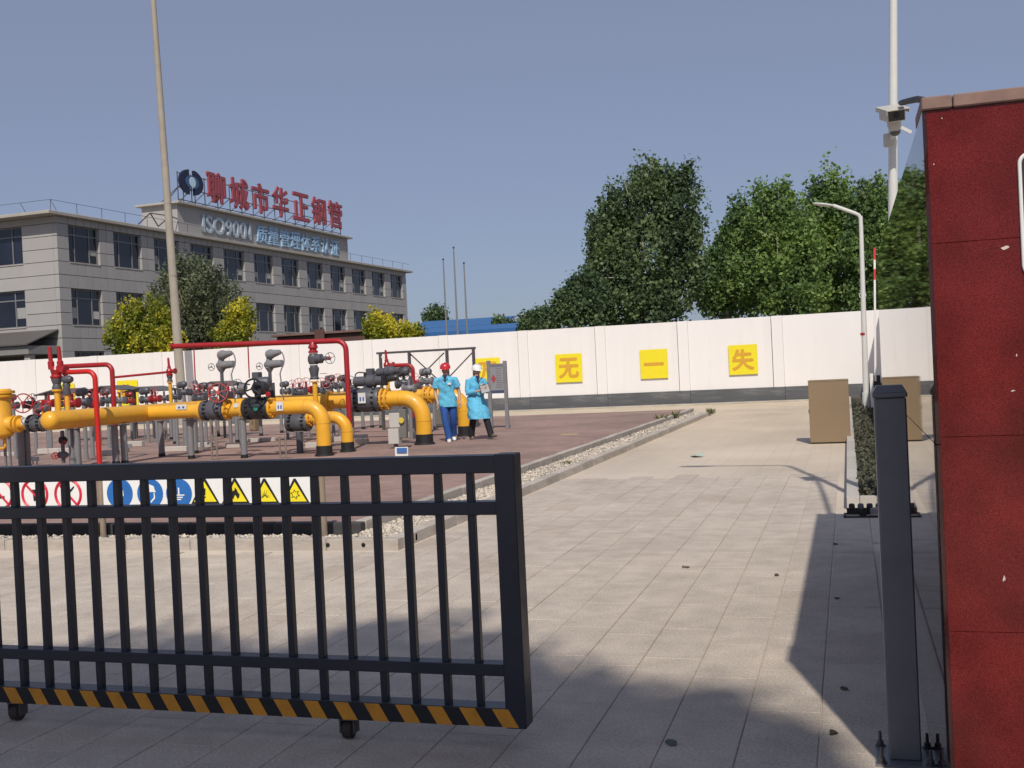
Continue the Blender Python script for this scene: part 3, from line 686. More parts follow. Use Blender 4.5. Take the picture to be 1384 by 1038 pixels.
# even the bays out
k_ = np.polyfit(np.arange(12), [w_[0] for w_ in wins], 1); bay = k_[0]; wins = [(k_[1] + bay * i, float(np.mean([w_[1] for w_ in wins]))) for i in range(12)]
ww = wins[0][1]
BLEN = wins[-1][0] + ww / 2 + .9; BW_ = 22.0
BW(MB().box(-BW_, -.35, .35, BLEN, 0, EZ)).build('wall_core', BACK, bld, smooth=False)
clu = unit_box(CLAD, .006)
cnt = [0]; cf = MB()
def panel(x0, x1, y0, y1, z0, z1):        # one cladding panel in building space
    g_ = .035
    if cnt[0] < 290:
        inst(clu, 'cladding_panel', bld, ((x0 + x1) / 2, (y0 + y1) / 2, (z0 + z1) / 2), (max(x1 - x0 - (g_ if x1 - x0 > .4 else 0), .05), max(y1 - y0 - (g_ if y1 - y0 > .4 else 0), .05), z1 - z0 - g_)); cnt[0] += 1
    else: cf.box(x0, x1, y0 + g_ / 2, y1 - g_ / 2, z0 + g_ / 2, z1 - g_ / 2)
levels = [0.0]
sp_rows = [(0, rows[2][0]), (rows[2][1], rows[1][0]), (rows[1][1], rows[0][0]), (rows[0][1], EZ)]
# long front: spandrel bands then piers, nearest bays first
edges = [0.0] + [w_[0] - ww / 2 for w_ in wins] + [BLEN]
bays = [(0, wins[0][0] - ww / 2, None)]
for i, (uc, _) in enumerate(wins):
    nxt = wins[i + 1][0] - ww / 2 if i < 11 else BLEN
    bays.append((uc - ww / 2, uc + ww / 2, i)); bays.append((uc + ww / 2, nxt, None))
def cols(a, b_, w_):
    n = max(1, round((b_ - a) / w_)); return [(a + (b_ - a) * k / n, a + (b_ - a) * (k + 1) / n) for k in range(n)]
for (a, b_, i) in bays:
    for z0, z1 in sp_rows[1:]:
        for r0, r1 in cols(z0, z1, .76):
            for c0, c1 in cols(a, b_, .72 if i is not None else .8): panel(-.30, 0, c0, c1, r0, r1)
    if i is None:
        for (wb, wt, _) in rows[:2]:
            for r0, r1 in cols(wb, wt, .76):
                for c0, c1 in cols(a, b_, .8): panel(-.30, 0, c0, c1, r0, r1)
    if i is None: cf.box(-.30, 0, a, b_, 0, rows[2][1])
    else: cf.box(-.30, 0, a, b_, 0, rows[2][0])
# short front: wide panels with only level joints; two windows at the left
sw_r = bs(30, 335)[0]; sw2 = (sw_r - 3.3, sw_r)
for z0, z1 in sp_rows[1:]:
    for r0, r1 in cols(z0, z1, .76):
        for c0, c1 in ((sw_r, -.31), (sw2[0], sw_r), (-12, sw2[0]), (-BW_, -12)): panel(c0, c1, 0, .3, r0, r1)
for (wb, wt, _) in rows[:2]:
    for r0, r1 in cols(wb, wt, .76):
        for c0, c1 in ((sw_r, -.31), (-12, sw2[0]), (-BW_, -12)): panel(c0, c1, 0, .3, r0, r1)
cfo = BW(cf).build('cladding_field', CLAD2, bld, smooth=False); cfo['kind'] = 'stuff'
def window(y0, y1, z0, z1, side):
    def bx_(mb, a0, a1, d0, d1, c0, c1):
        return mb.box(d0, d1, a0, a1, c0, c1) if side == 'long' else mb.box(a0, a1, -d1, -d0, c0, c1)
    f = MB(); t_ = .07; W_ = y1 - y0
    for a0, a1 in ((y0, y0 + t_), (y0 + W_ * .24, y0 + W_ * .24 + t_), (y0 + W_ * .72, y0 + W_ * .72 + t_), (y1 - t_, y1)): bx_(f, a0, a1, -.27, -.19, z0, z1)
    zt_ = z1 - (z1 - z0) * .27
    for c0, c1 in ((z0, z0 + t_), (zt_, zt_ + t_), (z1 - t_, z1)): bx_(f, y0 + t_, y1 - t_, -.272, -.192, c0, c1)
    fo_ = BW(f).build('window', WFR, bld, smooth=False)
    BW(bx_(MB(), y0 + .01, y1 - .01, -.25, -.235, z0 + .01, z1 - .01)).build('pane', GLASS, fo_, smooth=False)
    for a0, a1 in ((y0 + t_, y0 + W_ * .24), (y0 + W_ * .72 + t_, y1 - t_)):
        if random.random() < .75:
            zz = z0 + (z1 - z0) * random.choice((.2, .2, .25)); BW(bx_(MB(), a0 + .02, a1 - .02, -.232, -.226, zz, zz + (z1 - z0) * random.uniform(.14, .3))).build('blind', BLIND, fo_, smooth=False)
    s_ = bx_(MB(), y0 - .0, y1 + .0, -.18, .03, z0 - .05, z0 + .012); BW(s_).build('sill', EAVE, fo_, smooth=False)
for (wb, wt, nm) in rows:
    for uc, _ in wins: window(uc - ww / 2, uc + ww / 2, wb, wt, 'long')
for (wb, wt, nm) in rows[:2]: window(sw2[0], sw2[1], wb, wt, 'short')
# flat eaves roof
rf = BW(MB().box(-BW_ - .9, .36, -.95, BLEN + .95, EZ + .003, EZ + .2, .02)).build('roof', EAVE, bld, smooth=False)
# roof rail
rl = MB()
for k in range(int(BLEN / 2.2) + 1): rl.cyl((.2, -.6 + k * 2.2, EZ + .2), (.2, -.6 + k * 2.2, EZ + .85), .018, n=5)
for k in range(9): rl.cyl((.6 - k * 2.2, -.6, EZ + .2), (.2 - k * 2.2, -.6, EZ + .85), .018, n=5)
rl.cyl((.2, -.6, EZ + .85), (.2, BLEN + .5, EZ + .85), .014, n=5).cyl((.2, -.6, EZ + .85), (-20, -.6, EZ + .85), .014, n=5)
BW(rl).build('roof_rail', STEELD, rf)
# parapet that carries the lettering
pu0, pz0 = bu(240, 276, -.2); pu1, pz1 = bu(470, 321, -.2)
PTOP = (pz0 + pz1) / 2 - .05
prp = BW(MB().box(-3.2, -.25, pu0, pu1, EZ + .223, PTOP)).build('parapet', CLAD2, bld, smooth=False)
BW(MB().box(-3.5, .12, pu0 - .35, pu1 + .35, PTOP + .002, PTOP + .16, .02)).build('parapet_cap', EAVE, bld, smooth=False)
# blue lettering on the parapet
BLUE = mat('pale_blue_lettering', (.34, .52, .72), .45, var=.1); BLUE2 = mat('grey_blue_lettering', (.44, .52, .60), .45, var=.1)
ex = e1; 
lu0, lz0 = bu(273, 305, -.2); lu1, _ = bu(458, 335, -.2)
zlo = bu(275, 311, -.2)[1]; zhi = bu(275, 287, -.2)[1]
zlo2 = bu(457, 342, -.2)[1]; zhi2 = bu(457, 328, -.2)[1]
LH = min(PTOP - EZ - .5, 1.35); LZ = (EZ + .22 + PTOP) / 2 - LH / 2
um = bu(345, 310, -.2)[0]
wid = [('ISO9001', lu0, um - .3, BLUE2)] ; cn = '质量管理体系认证'; cwid = (lu1 - um) / 8
o_ = b0 + nb * (-.24)
text_mesh('ISO9001', BLUE2, o_ + e1 * lu0 + Vector((0, 0, LZ)), e1, (0, 0, 1), nb, um - .75 - lu0, LH * .95, .16, .012, bld, 'lettering')
for k, ch in enumerate(cn):
    text_mesh(ch, BLUE, o_ + e1 * (um + cwid * k + .12) + Vector((0, 0, LZ - .04)), e1, (0, 0, 1), nb, cwid * .86, LH * 1.0, .14, .004, bld, 'character', .014)
# rooftop sign on its steel frame
sg = thing('rooftop_sign', 'row of seven large red characters on a steel frame above the office parapet', 'sign', b0 + e1 * (pu0 + pu1) / 2 + nb * -1.2 + Vector((0, 0, PTOP)), -BA)
SRED = mat('sign_red', (.36, .075, .095), .55, var=.25, scale=2, dirt=(.16, .03, .05, .6), dscale=2)
VS = -.7
for ch, xa, xb, ya, yb in (('聊', 279, 303, 232, 275), ('城', 310, 334, 240, 283), ('市', 340, 362, 247, 289), ('华', 368, 388, 252, 294), ('正', 395, 416, 260, 299), ('钢', 421, 439, 266, 304), ('管', 443, 461, 271, 309)):
    ua, za = bu(xa, (ya + yb) / 2 - 1, VS); ub_, zb_ = bu(xb, (ya + yb) / 2 + 1, VS); zt_ = bu((xa + xb) / 2, ya + 2, VS)[1]; zb_ = bu((xa + xb) / 2, yb - 1, VS)[1]
    text_mesh(ch, SRED, b0 + nb * (VS) + e1 * ua + Vector((0, 0, zb_)), e1, (0, 0, 1), nb, ub_ - ua, zt_ - zb_, .14, .004, sg, 'character', .022)
fr = MB(); ua = bu(242, 262, VS)[0]; ub_ = bu(461, 305, VS)[0]; FRZ = PTOP + .16
zb_ = bu(300, 272, VS)[1]
for q in (.35, 1.2, 2.2): fr.beam(b0 + nb * (VS - .08) + e1 * ua + Vector((0, 0, FRZ + q)), b0 + nb * (VS - .08) + e1 * ub_ + Vector((0, 0, FRZ + q)), .05, .05)
n_ = 16
for k in range(n_):
    u_ = ua + (ub_ - ua) * k / (n_ - 1); a = b0 + nb * (VS - .08) + e1 * u_
    fr.beam(a + Vector((0, 0, FRZ)), a + Vector((0, 0, FRZ + 2.3)), .05, .05); fr.beam(a + Vector((0, 0, FRZ + 1.2)), a - nb * 1.8 + Vector((0, 0, FRZ)), .04, .04)
    if k < n_ - 1: fr.beam(a + Vector((0, 0, FRZ)), a + e1 * (ub_ - ua) / (n_ - 1) + Vector((0, 0, FRZ + .35)), .03, .03)
fr.build('frame', STEELD, sg, smooth=False)
# round emblem: two dark half shells with a pale lens in the middle
em = thing('rooftop_emblem', 'round dark blue emblem of two half shells with pale centre left of red characters', 'emblem', b0 + e1 * bu(256, 248, VS)[0] + nb * VS + Vector((0, 0, PTOP)), -BA)
uc, zc_ = bu(256.5, 247, VS); ur = (bu(272, 248, VS)[0] - bu(241, 247, VS)[0]) / 2; zr_ = (bu(256, 231, VS)[1] - bu(256, 265, VS)[1]) / 2
NAVY = mat('emblem_navy', (.008, .010, .04), .4); MIDB = mat('emblem_mid_blue', (.05, .12, .25), .4); PALE = mat('emblem_pale', (.55, .72, .82), .4)
oc = b0 + nb * VS + e1 * uc + Vector((0, 0, zc_))
for s_ in (-1, 1):
    pts = []
    for k in range(19):
        a = R_(-80 + 160 * k / 18); pts.append((s_ * (.06 + math.cos(a) * .94) * ur, math.sin(a) * zr_))
    MB().prism(pts, oc, e1, (0, 0, 1), nb, .2).build('half_shell', NAVY, em, smooth=False)
    pts = [(s_ * (.07 + .5 * math.cos(R_(-90 + 180 * k / 14))) * ur, .5 * zr_ * math.sin(R_(-90 + 180 * k / 14))) for k in range(15)]
    MB().prism(pts, oc + nb * .2, e1, (0, 0, 1), nb, .03).build('inner_disc', MIDB, em, smooth=False)
pts = [(.26 * ur * math.cos(6.283 * k / 20), .42 * zr_ * math.sin(6.283 * k / 20)) for k in range(20)]
MB().prism(pts, oc + nb * .232, e1, (0, 0, 1), nb, .03).build('centre', PALE, em, smooth=False)
mbf = MB()
for d in (-.5, .5): mbf.beam(oc - nb * .1 + e1 * ur * d + Vector((0, 0, zr_ * .5)), b0 + nb * (VS - .1) + e1 * (uc + ur * d) + Vector((0, 0, FRZ)), .05, .05); mbf.beam(oc - nb * .1 + e1 * ur * d, b0 + nb * (VS - 2) + e1 * (uc + ur * d) + Vector((0, 0, FRZ)), .05, .05)
mbf.build('stand', STEELD, em, smooth=False)
# lattice antenna on the roof left of the parapet
la = thing('roof_bracing', 'thin steel lattice bracing on the flat roof left of the parapet', 'roof frame', b0 + e1 * (pu0 - 3) + Vector((0, 0, EZ + .22)), -BA)
l = MB(); q = [b0 + nb * -.2 + e1 * bu(x_, y_, -.2)[0] + Vector((0, 0, bu(x_, y_, -.2)[1])) for x_, y_ in ((187, 303), (203, 288), (214, 306), (230, 292), (240, 296))]
for a, b_ in zip(q[:-1], q[1:]): l.beam(a, b_, .06, .06)
l.beam(q[1], q[3], .06, .06); l.build('lattice', STEELD, la, smooth=False)
# entrance canopy on the short front
cz0 = bs(20, 470, -1.5)[1]; cr = bs(83, 455)[0]
can = thing('entrance_canopy', 'dark sloping canopy over the left office entrance', 'canopy', b0 + e1 * -1.5 + nb * -6 + Vector((0, 0, 0)), -BA)
zc0 = bs(60, 480, -2.2)[1]
BW(MB().box(-14, -.3, -2.4, -.02, zc0 + .1, zc0 + .6, .02)).build('fascia', mat('canopy_fascia', (.24, .23, .22), .7), can, smooth=False)
BW(MB().add([(-14, -2.6, zc0 + .62), (-.2, -2.6, zc0 + .62), (-.2, -.02, zc0 + 1.5), (-14, -.02, zc0 + 1.5), (-14, -2.6, zc0 + .7), (-.2, -2.6, zc0 + .7), (-.2, -.02, zc0 + 1.58), (-14, -.02, zc0 + 1.58)], [(0, 3, 2, 1), (4, 5, 6, 7), (0, 1, 5, 4), (1, 2, 6, 5), (2, 3, 7, 6), (3, 0, 4, 7)])).build('roof', mat('canopy_roof', (.10, .09, .088), .7), can, smooth=False)
for x_ in (-.6, -6, -12): BW(MB().box(x_ - .2, x_ + .2, -2.2, -1.8, 0, zc0 + .1)).build('column', EAVE, can, smooth=False)

# ---------------- concrete utility pole in front of the wall
p0 = P(246, 545, 41.8); p1 = P(207, 0, 41.8); p1.y = 41.8
up = thing('utility_pole', 'tall tapered concrete utility pole leaning slightly beside the white wall', 'utility pole', (p0.x, 41.8, 0))
d_ = (p1 - p0); top = p0 + d_ * 1.12; foot = Vector((p0.x + .02, 41.8, 0))
MB().tube([foot, p0, p0.lerp(top, .5), top], [.215, .205, .155, .105], 16).build('shaft', mat('pole_concrete', (.35, .315, .265), .85, var=.1, scale=2, bump=.15, dirt=(.25, .21, .17, .5), dscale=.7), up)
for q in (.28, .44): 
    c = p0.lerp(top, q); MB().cyl(c, c + Vector((0, 0, .05)), .205 - .1 * q).build('band', STEELD, up)
# three bare flagpoles far behind the wall
for px, py, lab in ((599, 352, 'leftmost of three bare flagpoles beyond the wall'), (613, 336, 'tallest middle flagpole of three beyond the wall'), (627, 357, 'rightmost of three bare flagpoles beyond the wall')):
    a = P(px, py, 95); t = thing('flagpole', lab, 'flagpole', (a.x, 95, 0), group='flagpoles beyond the wall')
    MB().cyl((a.x, 95, 0), (a.x, 95, a.z), .12, .06, 8).build('pole', LGR, t); MB().rev((a.x, 95, a.z), (0, 0, 1), [(0, .03), (.06, .1), (.14, .1), (.2, .02)], 8).build('finial', STEELD, t)
# blue-roofed sheds
BLR = mat('blue_sheet_roof', (.035, .13, .33), .5, var=.1, scale=.4, stretch=(8, 1, 1)); SHW = mat('shed_wall', (.30, .31, .32), .8)
def shed(x0p, x1p, yt, ye, Y, dep, label):
    a = P(x0p, ye, Y); b_ = P(x1p, ye, Y); zt_ = P((x0p + x1p) / 2, yt, Y + dep).z; ze = a.z * .5 + b_.z * .5
    t = thing('steel_shed', label, 'shed', ((a.x + b_.x) / 2, Y, 0), group='blue roofed sheds')
    MB().box(a.x, b_.x, Y + .3, Y + dep * 2, 0, ze - .3).build('wall', SHW, t, smooth=False)
    r_ = MB(); z1 = max(zt_, ze + .6)
    r_.add([(a.x - .6, Y, ze - .12), (b_.x + .6, Y, ze - .12), (b_.x + .6, Y + dep, z1 - .12), (a.x - .6, Y + dep, z1 - .12), (a.x - .6, Y, ze), (b_.x + .6, Y, ze), (b_.x + .6, Y + dep, z1), (a.x - .6, Y + dep, z1)], [(0, 3, 2, 1), (4, 5, 6, 7), (0, 1, 5, 4), (1, 2, 6, 5), (2, 3, 7, 6), (3, 0, 4, 7)])
    r_.build('roof', BLR, t, smooth=False); MB().box(a.x - .6, b_.x + .6, Y - .04, Y - .002, ze - .5, ze - .02).build('fascia', BLR, t, smooth=False)
    for k in range(6):
        x_ = a.x + (b_.x - a.x) * (k + .5) / 6; MB().box(x_ - 1, x_ + 1, Y + .26, Y + .298, ze - 2.2, ze - .9).build('window', GLASS, t, smooth=False)
shed(553, 672, 432, 441, 150, 8, 'large blue roofed shed far behind the flagpoles')
shed(556, 690, 441, 447, 120, 4, 'lower nearer blue roofed shed just above the wall top')
# brown gatehouse roof just above the wall
a = P(384, 466, 50); b_ = P(497, 458, 50); zt_ = P(430, 449, 50).z
BRN = mat('brown_fascia', (.105, .05, .04), .7, var=.15)
gh = thing('low_gatehouse', 'low brown flat roofed gatehouse peeping over the white wall', 'building', ((a.x + b_.x) / 2, 52, 0))
MB().box(a.x, b_.x, 50.5, 55, 0, zt_ - .75).build('wall', mat('gatehouse_wall', (.2, .17, .15), .8), gh, smooth=False)
MB().box(a.x - .4, b_.x, 50, 55.4, zt_ - .75, zt_ - .12, .03).build('fascia', BRN, gh, smooth=False)
MB().box(a.x - .6, b_.x + .2, 49.8, 55.6, zt_ - .12, zt_, .02).build('roof', mat('gatehouse_roof', (.17, .10, .085), .7), gh, smooth=False)
MB().box(P(425, 452, 49.7).x, P(438, 452, 49.7).x, 49.70, 49.78, zt_ - .7, zt_ + .12).build('roof_block', BRN, gh, smooth=False)

# ---------------- trees
def leafmat(name, c, c2=None, tr=.4):
    m = bpy.data.materials.new(name); m.use_nodes = True; t = m.node_tree; N = t.nodes; L = t.links; b = N['Principled BSDF']
    c2 = c2 or (c[0] * 1.7, c[1] * 1.55, c[2] * 1.4); lo = (c[0] * .55, c[1] * .6, c[2] * .7)
    ge = N.new('ShaderNodeNewGeometry'); nz = N.new('ShaderNodeTexNoise'); nz.inputs['Scale'].default_value = .55; nz.inputs['Detail'].default_value = 3; L.new(ge.outputs['Position'], nz.inputs[0])
    ad = N.new('ShaderNodeMath'); ad.operation = 'MULTIPLY_ADD'; ad.inputs[1].default_value = 2.3; ad.inputs[2].default_value = -.9; L.new(nz.outputs[0], ad.inputs[0])
    av = N.new('ShaderNodeMath'); av.operation = 'MULTIPLY_ADD'; av.inputs[1].default_value = .6; L.new(ge.outputs['Random Per Island'], av.inputs[0]); L.new(ad.outputs[0], av.inputs[2])
    ra = N.new('ShaderNodeValToRGB'); e = ra.color_ramp.elements; e[0].position = .1; e[0].color = (*lo, 1); e[1].position = .95; e[1].color = (*c2, 1); q = e.new(.5); q.color = (*c, 1)
    L.new(av.outputs[0], ra.inputs[0]); L.new(ra.outputs[0], b.inputs['Base Color']); b.inputs['Roughness'].default_value = .5; b.inputs['Specular IOR Level'].default_value = .35
    tl = N.new('ShaderNodeBsdfTranslucent'); L.new(ra.outputs[0], tl.inputs['Color']); ms = N.new('ShaderNodeMixShader'); ms.inputs[0].default_value = tr
    L.new(b.outputs[0], ms.inputs[1]); L.new(tl.outputs[0], ms.inputs[2]); L.new(ms.outputs[0], N['Material Output'].inputs['Surface']); MATS[name] = m
    return m
BARK = mat('grey_bark', (.40, .36, .30), .9, var=.3, scale=4)
def tree(name, label, Y, base_px, blobs, n, ls, leaf, cat='tree', group=None, trunk_r=.16, depth=.8, clump=.7, limbs=16):
    """blobs in photo pixels (x, y, rx, ry) at the tree's own distance; leaves in clumps through each blob's volume"""
    bp_ = P(base_px, 500, Y); t = thing(name, label, cat, (bp_.x, Y, 0), group=group)
    return grow(t, [(P(x_, y_, Y), rx * mpp(x_, y_, Y), ry * mpp(x_, y_, Y)) for x_, y_, rx, ry in blobs], Vector((bp_.x, Y, 0)), n, ls, leaf, trunk_r, depth, clump, limbs)
def grow(t, B, foot, n, ls, leaf, trunk_r, depth, clump, limbs):
    B = [(c, rx, rx * depth, rz) if len(q) == 0 else (c, rx, q[0], rz) for c, rx, rz, *q in B]
    vol = np.array([b[1] * b[2] * b[3] for b in B]); vol = vol ** .75; vol /= vol.sum()
    n = int(n * 1.7); ls = ls * .78; per = 44; nc = n // per
    ids = rng.choice(len(B), nc, p=vol)
    d = rng.normal(size=(nc, 3)); d /= np.linalg.norm(d, axis=1)[:, None]; r = rng.uniform(.1, 1, nc) ** .33
    r *= .96 + .12 * np.sin(d[:, 0] * 9 + ids) * np.cos(d[:, 2] * 8 + ids * 2)
    C = np.array([tuple(B[i][0]) for i in ids]) + d * r[:, None] * np.array([(B[i][1], B[i][2], B[i][3]) for i in ids])
    C = C[C[:, 2] > .4]; nc = len(C)
    cr_ = clump * rng.uniform(.35, 1.3, nc)
    off = np.clip(rng.normal(size=(nc, per, 3)), -1.7, 1.7) * np.array([.34, .34, .62]); L = (C[:, None] + off * cr_[:, None, None]).reshape(-1, 3); m_ = len(L)
    up = rng.normal(size=(m_, 3)) + np.array([0, 0, .35]); up /= np.linalg.norm(up, axis=1)[:, None]
    u = np.cross(up, rng.normal(size=(m_, 3))); u /= np.linalg.norm(u, axis=1)[:, None]; v = np.cross(up, u)
    s_ = ls * rng.uniform(.45, 1.45, m_)[:, None]
    V = np.stack([L - u * s_ * .5, L + v * s_ * .36 + up * s_ * .1, L + u * s_ * .55, L - v * s_ * .36 + up * s_ * .1], 1).reshape(-1, 3)
    me = bpy.data.meshes.new('crown'); me.vertices.add(len(V)); me.vertices.foreach_set('co', V.ravel())
    me.loops.add(m_ * 4); me.loops.foreach_set('vertex_index', np.arange(m_ * 4)); me.polygons.add(m_); me.polygons.foreach_set('loop_start', np.arange(m_) * 4); me.update(); me.validate()
    link(me, 'crown', leaf, t)
    # trunk and limbs
    topz = max(c.z + rz * .75 for c, rx, ry, rz in B); cen = sum((c for c, *_ in B), Vector()) / len(B)
    tb = MB(); pts = []; H = topz
    for k in range(7):
        q = k / 6; pts.append(Vector((foot.x + (cen.x - foot.x) * q * .7 + random.uniform(-.1, .1) * q, foot.y + random.uniform(-.1, .1) * q, H * .92 * q)))
    tb.tube(pts, [trunk_r * (1 - .85 * k / 6) for k in range(7)], 9)
    for k in range(limbs):
        c, rx, ry, rz = random.choice(B); q = random.uniform(.22, .75); i = min(5, int(q * 6)); a = pts[i].lerp(pts[i + 1], q * 6 - i)
        dd = Vector((random.uniform(-.9, .9) * rx, random.uniform(-1.1, .2) * ry, random.uniform(-.1, .9) * rz)) * .9; e_ = c + dd
        if e_.z < a.z: e_.z = a.z + .3
        mid = a.lerp(e_, .5) + Vector((0, 0, .15)); tb.tube([a, mid, e_], [trunk_r * .42, trunk_r * .26, trunk_r * .08], 6)
    tb.build('trunk', BARK, t)
    return t
DKG = leafmat('dark_poplar_leaf', (.115, .175, .08)); DKG2 = leafmat('deep_green_leaf', (.105, .165, .08)); BRG = leafmat('bright_poplar_leaf', (.165, .265, .08)); BRG2 = leafmat('mid_poplar_leaf', (.14, .23, .075))
GGR = leafmat('grey_green_leaf', (.13, .16, .095)); YLG = leafmat('yellow_green_leaf', (.27, .31, .035), (.78, .66, .06))
tg = 'poplars beyond the wall'
tree('poplar_tree', 'big dark poplar with rounded crown, tallest left of the lamp', 62, 905, [(884, 232, 15, 24), (924, 242, 14, 22), (862, 250, 16, 20), (903, 246, 12, 18), (882, 275, 40, 48), (918, 285, 36, 55), (850, 290, 40, 48), (826, 318, 36, 42), (875, 350, 72, 55), (822, 352, 32, 36), (930, 345, 28, 70), (865, 410, 75, 36)], 24000, .27, DKG, group=tg, trunk_r=.2)
tree('poplar_tree', 'smaller dark poplar sloping down at the left end of the trees', 60, 790, [(792, 398, 20, 24), (772, 415, 24, 22), (805, 412, 26, 28), (750, 430, 14, 12)], 9000, .26, DKG2, group=tg)
tree('poplar_tree', 'bright green poplar just right of the big dark one', 66, 985, [(1000, 290, 14, 20), (978, 325, 12, 22), (1007, 335, 36, 44), (975, 365, 32, 38), (1000, 385, 55, 40), (965, 395, 30, 35)], 14000, .27, BRG2, group=tg)
tree('poplar_tree', 'bright green poplar with broad top left of the street lamp', 64, 1060, [(1030, 268, 12, 20), (1058, 266, 12, 22), (1045, 308, 40, 40), (1070, 330, 45, 60), (1040, 370, 55, 48), (1075, 400, 50, 30)], 16000, .27, BRG, group=tg)
tree('poplar_tree', 'tall pointed bright poplar directly behind the street lamp head', 68, 1133, [(1123, 236, 9, 26), (1105, 262, 10, 26), (1142, 258, 10, 24), (1122, 280, 18, 40), (1110, 300, 36, 50), (1135, 310, 34, 50), (1120, 365, 55, 50), (1130, 405, 50, 28)], 16000, .27, BRG, group=tg)
tree('poplar_tree', 'bright poplar behind the camera pole at the right', 65, 1190, [(1165, 258, 9, 28), (1190, 250, 10, 24), (1165, 285, 20, 34), (1195, 290, 40, 55), (1180, 345, 50, 50), (1210, 330, 50, 70), (1190, 400, 55, 30)], 15000, .27, BRG2, group=tg)
tree('broadleaf_tree', 'grey-green bushy tree in front of the office behind the utility pole', 49, 268, [(255, 372, 28, 24), (235, 405, 35, 32), (280, 405, 42, 38), (300, 435, 38, 38), (255, 440, 50, 40)], 13000, .19, GGR, trunk_r=.12, clump=.55)
sg_ = 'yellow-green shrubs along the wall'
tree('golden_shrub', 'round yellow-green shrub left of the utility pole', 46.5, 192, [(195, 435, 34, 26), (172, 455, 28, 26), (205, 462, 40, 25), (228, 455, 18, 28)], 9000, .19, YLG, 'shrub', sg_, .06, clump=.4)
tree('golden_shrub', 'yellow-green shrub right of the grey-green tree', 47.5, 325, [(325, 438, 20, 26), (312, 455, 25, 22)], 4000, .18, YLG, 'shrub', sg_, .05, clump=.35)
tree('golden_shrub', 'yellow-green shrub right of the brown gatehouse roof', 47, 515, [(510, 442, 20, 17), (525, 450, 28, 14)], 4000, .18, YLG, 'shrub', sg_, .05, clump=.35)
tree('golden_shrub', 'low yellow-green shrub beside the office corner above the wall', 48.5, 556, [(556, 455, 18, 10)], 1800, .17, YLG, 'shrub', sg_, .05, clump=.3)
dg = 'far trees on the skyline'
tree('far_tree', 'small far tree behind the blue shed roof', 170, 592, [(592, 428, 12, 9), (580, 432, 8, 6)], 2500, .5, DKG2, group=dg, clump=1.1)
tree('far_tree', 'low far trees at the right end of the blue sheds', 140, 685, [(676, 441, 10, 5), (690, 443, 10, 5)], 2500, .5, DKG2, group=dg, clump=.9)
tree('far_tree', 'far dark bush touching the left end of the poplars', 110, 722, [(715, 440, 14, 9), (732, 436, 12, 12)], 3500, .42, DKG2, group=dg, clump=.9)
# roadside tree behind the viewpoint: its shade falls over the gate
st_ = thing('roadside_tree', 'roadside tree behind the viewpoint that shades the gateway', 'tree', (.8, -8.5, 0))
grow(st_, [(Vector((.7, -7.8, 11.0)), 1.9, 3.2, 2.9), (Vector((-.6, -8.1, 10.2)), 2.0, 2.4, 2.6), (Vector((1.0, -8.7, 10.0)), 1.4, 2.4, 2.6), (Vector((-2.5, -9.3, 10.2)), 2.2, 2.0, 2.4), (Vector((-.1, -10.1, 10.6)), 2.8, 2.4, 2.6), (Vector((.95, -5.6, 10.5)), 1.35, 1.4, 1.5), (Vector((-.5, -6.0, 11.0)), 1.9, 1.4, 1.5), (Vector((1.7, -6.1, 10.8)), .8, 1.1, 1.1), (Vector((2.15, -6.0, 10.8)), .75, 1.0, 1.0), (Vector((-2.2, -6.6, 11.0)), 1.6, 1.4, 1.5), (Vector((4.28, -4.5, 10.2)), 1.1, 2.4, 2.4)], Vector((.8, -8.5, 0)), 52000, .30, DKG, .25, 1, .5, 14)  # unseen crown; last lobe added to shade the right of the granite front

# ================================================================ GAS YARD EQUIPMENT
def X_(px, py, Y): return P(px, py, Y).x
def Z_(px, py, Y): return P(px, py, Y).z
def arc(a, c, b, n=7):                 # bend from a to b round the corner c
    a, b, c = Vector(a), Vector(b), Vector(c); return [(a * (1 - t) ** 2 + c * 2 * t * (1 - t) + b * t * t) for t in [k / n for k in range(n + 1)]]
def bend_path(pts, r):
    pts = [Vector(p) for p in pts]; out = [pts[0]]
    for i in range(1, len(pts) - 1):
        a, c, b = pts[i - 1], pts[i], pts[i + 1]; ra = min(r, (a - c).length * .49); rb = min(r, (b - c).length * .49)
        u, v = (a - c).normalized(), (b - c).normalized(); cosang = u.dot(v)
        if abs(cosang) < .2:           # true quarter circle
            rr = min(ra, rb); o = c + u * rr + v * rr
            out += [o - v * rr * math.cos(t) - u * rr * math.sin(t) for t in [math.pi / 2 * k / 8 for k in range(9)]]
        else: out += arc(c + u * ra, c, c + v * rb)
    out.append(pts[-1]); return out
def flange(mb, o, d, r, th=.03): return mb.rev(o, d, [(0, r * 1.0), (.004, r * 1.42), (th, r * 1.42), (th + .004, r)], 20)
def bolts(c, d, R, n, r, l):
    mb = MB(); u, v = frame(d); d = Vector(d).normalized()
    for k in range(n):
        a = 6.283 * (k + .5) / n; p = Vector(c) + (u * math.cos(a) + v * math.sin(a)) * R; mb.cyl(p - d * l / 2, p + d * l / 2, r, n=6)
    return mb
def handwheel(c, nrm, R, m, parent, spokes=5, th=.011, stem=.18):
    mb = MB().ring(c, nrm, R, th, 26, 6); u, v = frame(nrm); c = Vector(c); nn = Vector(nrm).normalized()
    for k in range(spokes):
        a = 6.283 * k / spokes + .3; mb.cyl(c, c + (u * math.cos(a) + v * math.sin(a)) * R, th * .8, n=6)
    mb.cyl(c - nn * .03, c + nn * .03, R * .2, n=12)
    h = mb.build('handwheel', m, parent); MB().cyl(c, c - nn * stem, th * 1.3, n=8).build('stem', m, h); return h
BOLT = mat('bolt_black', (.02, .02, .022), .5, metal=.4)
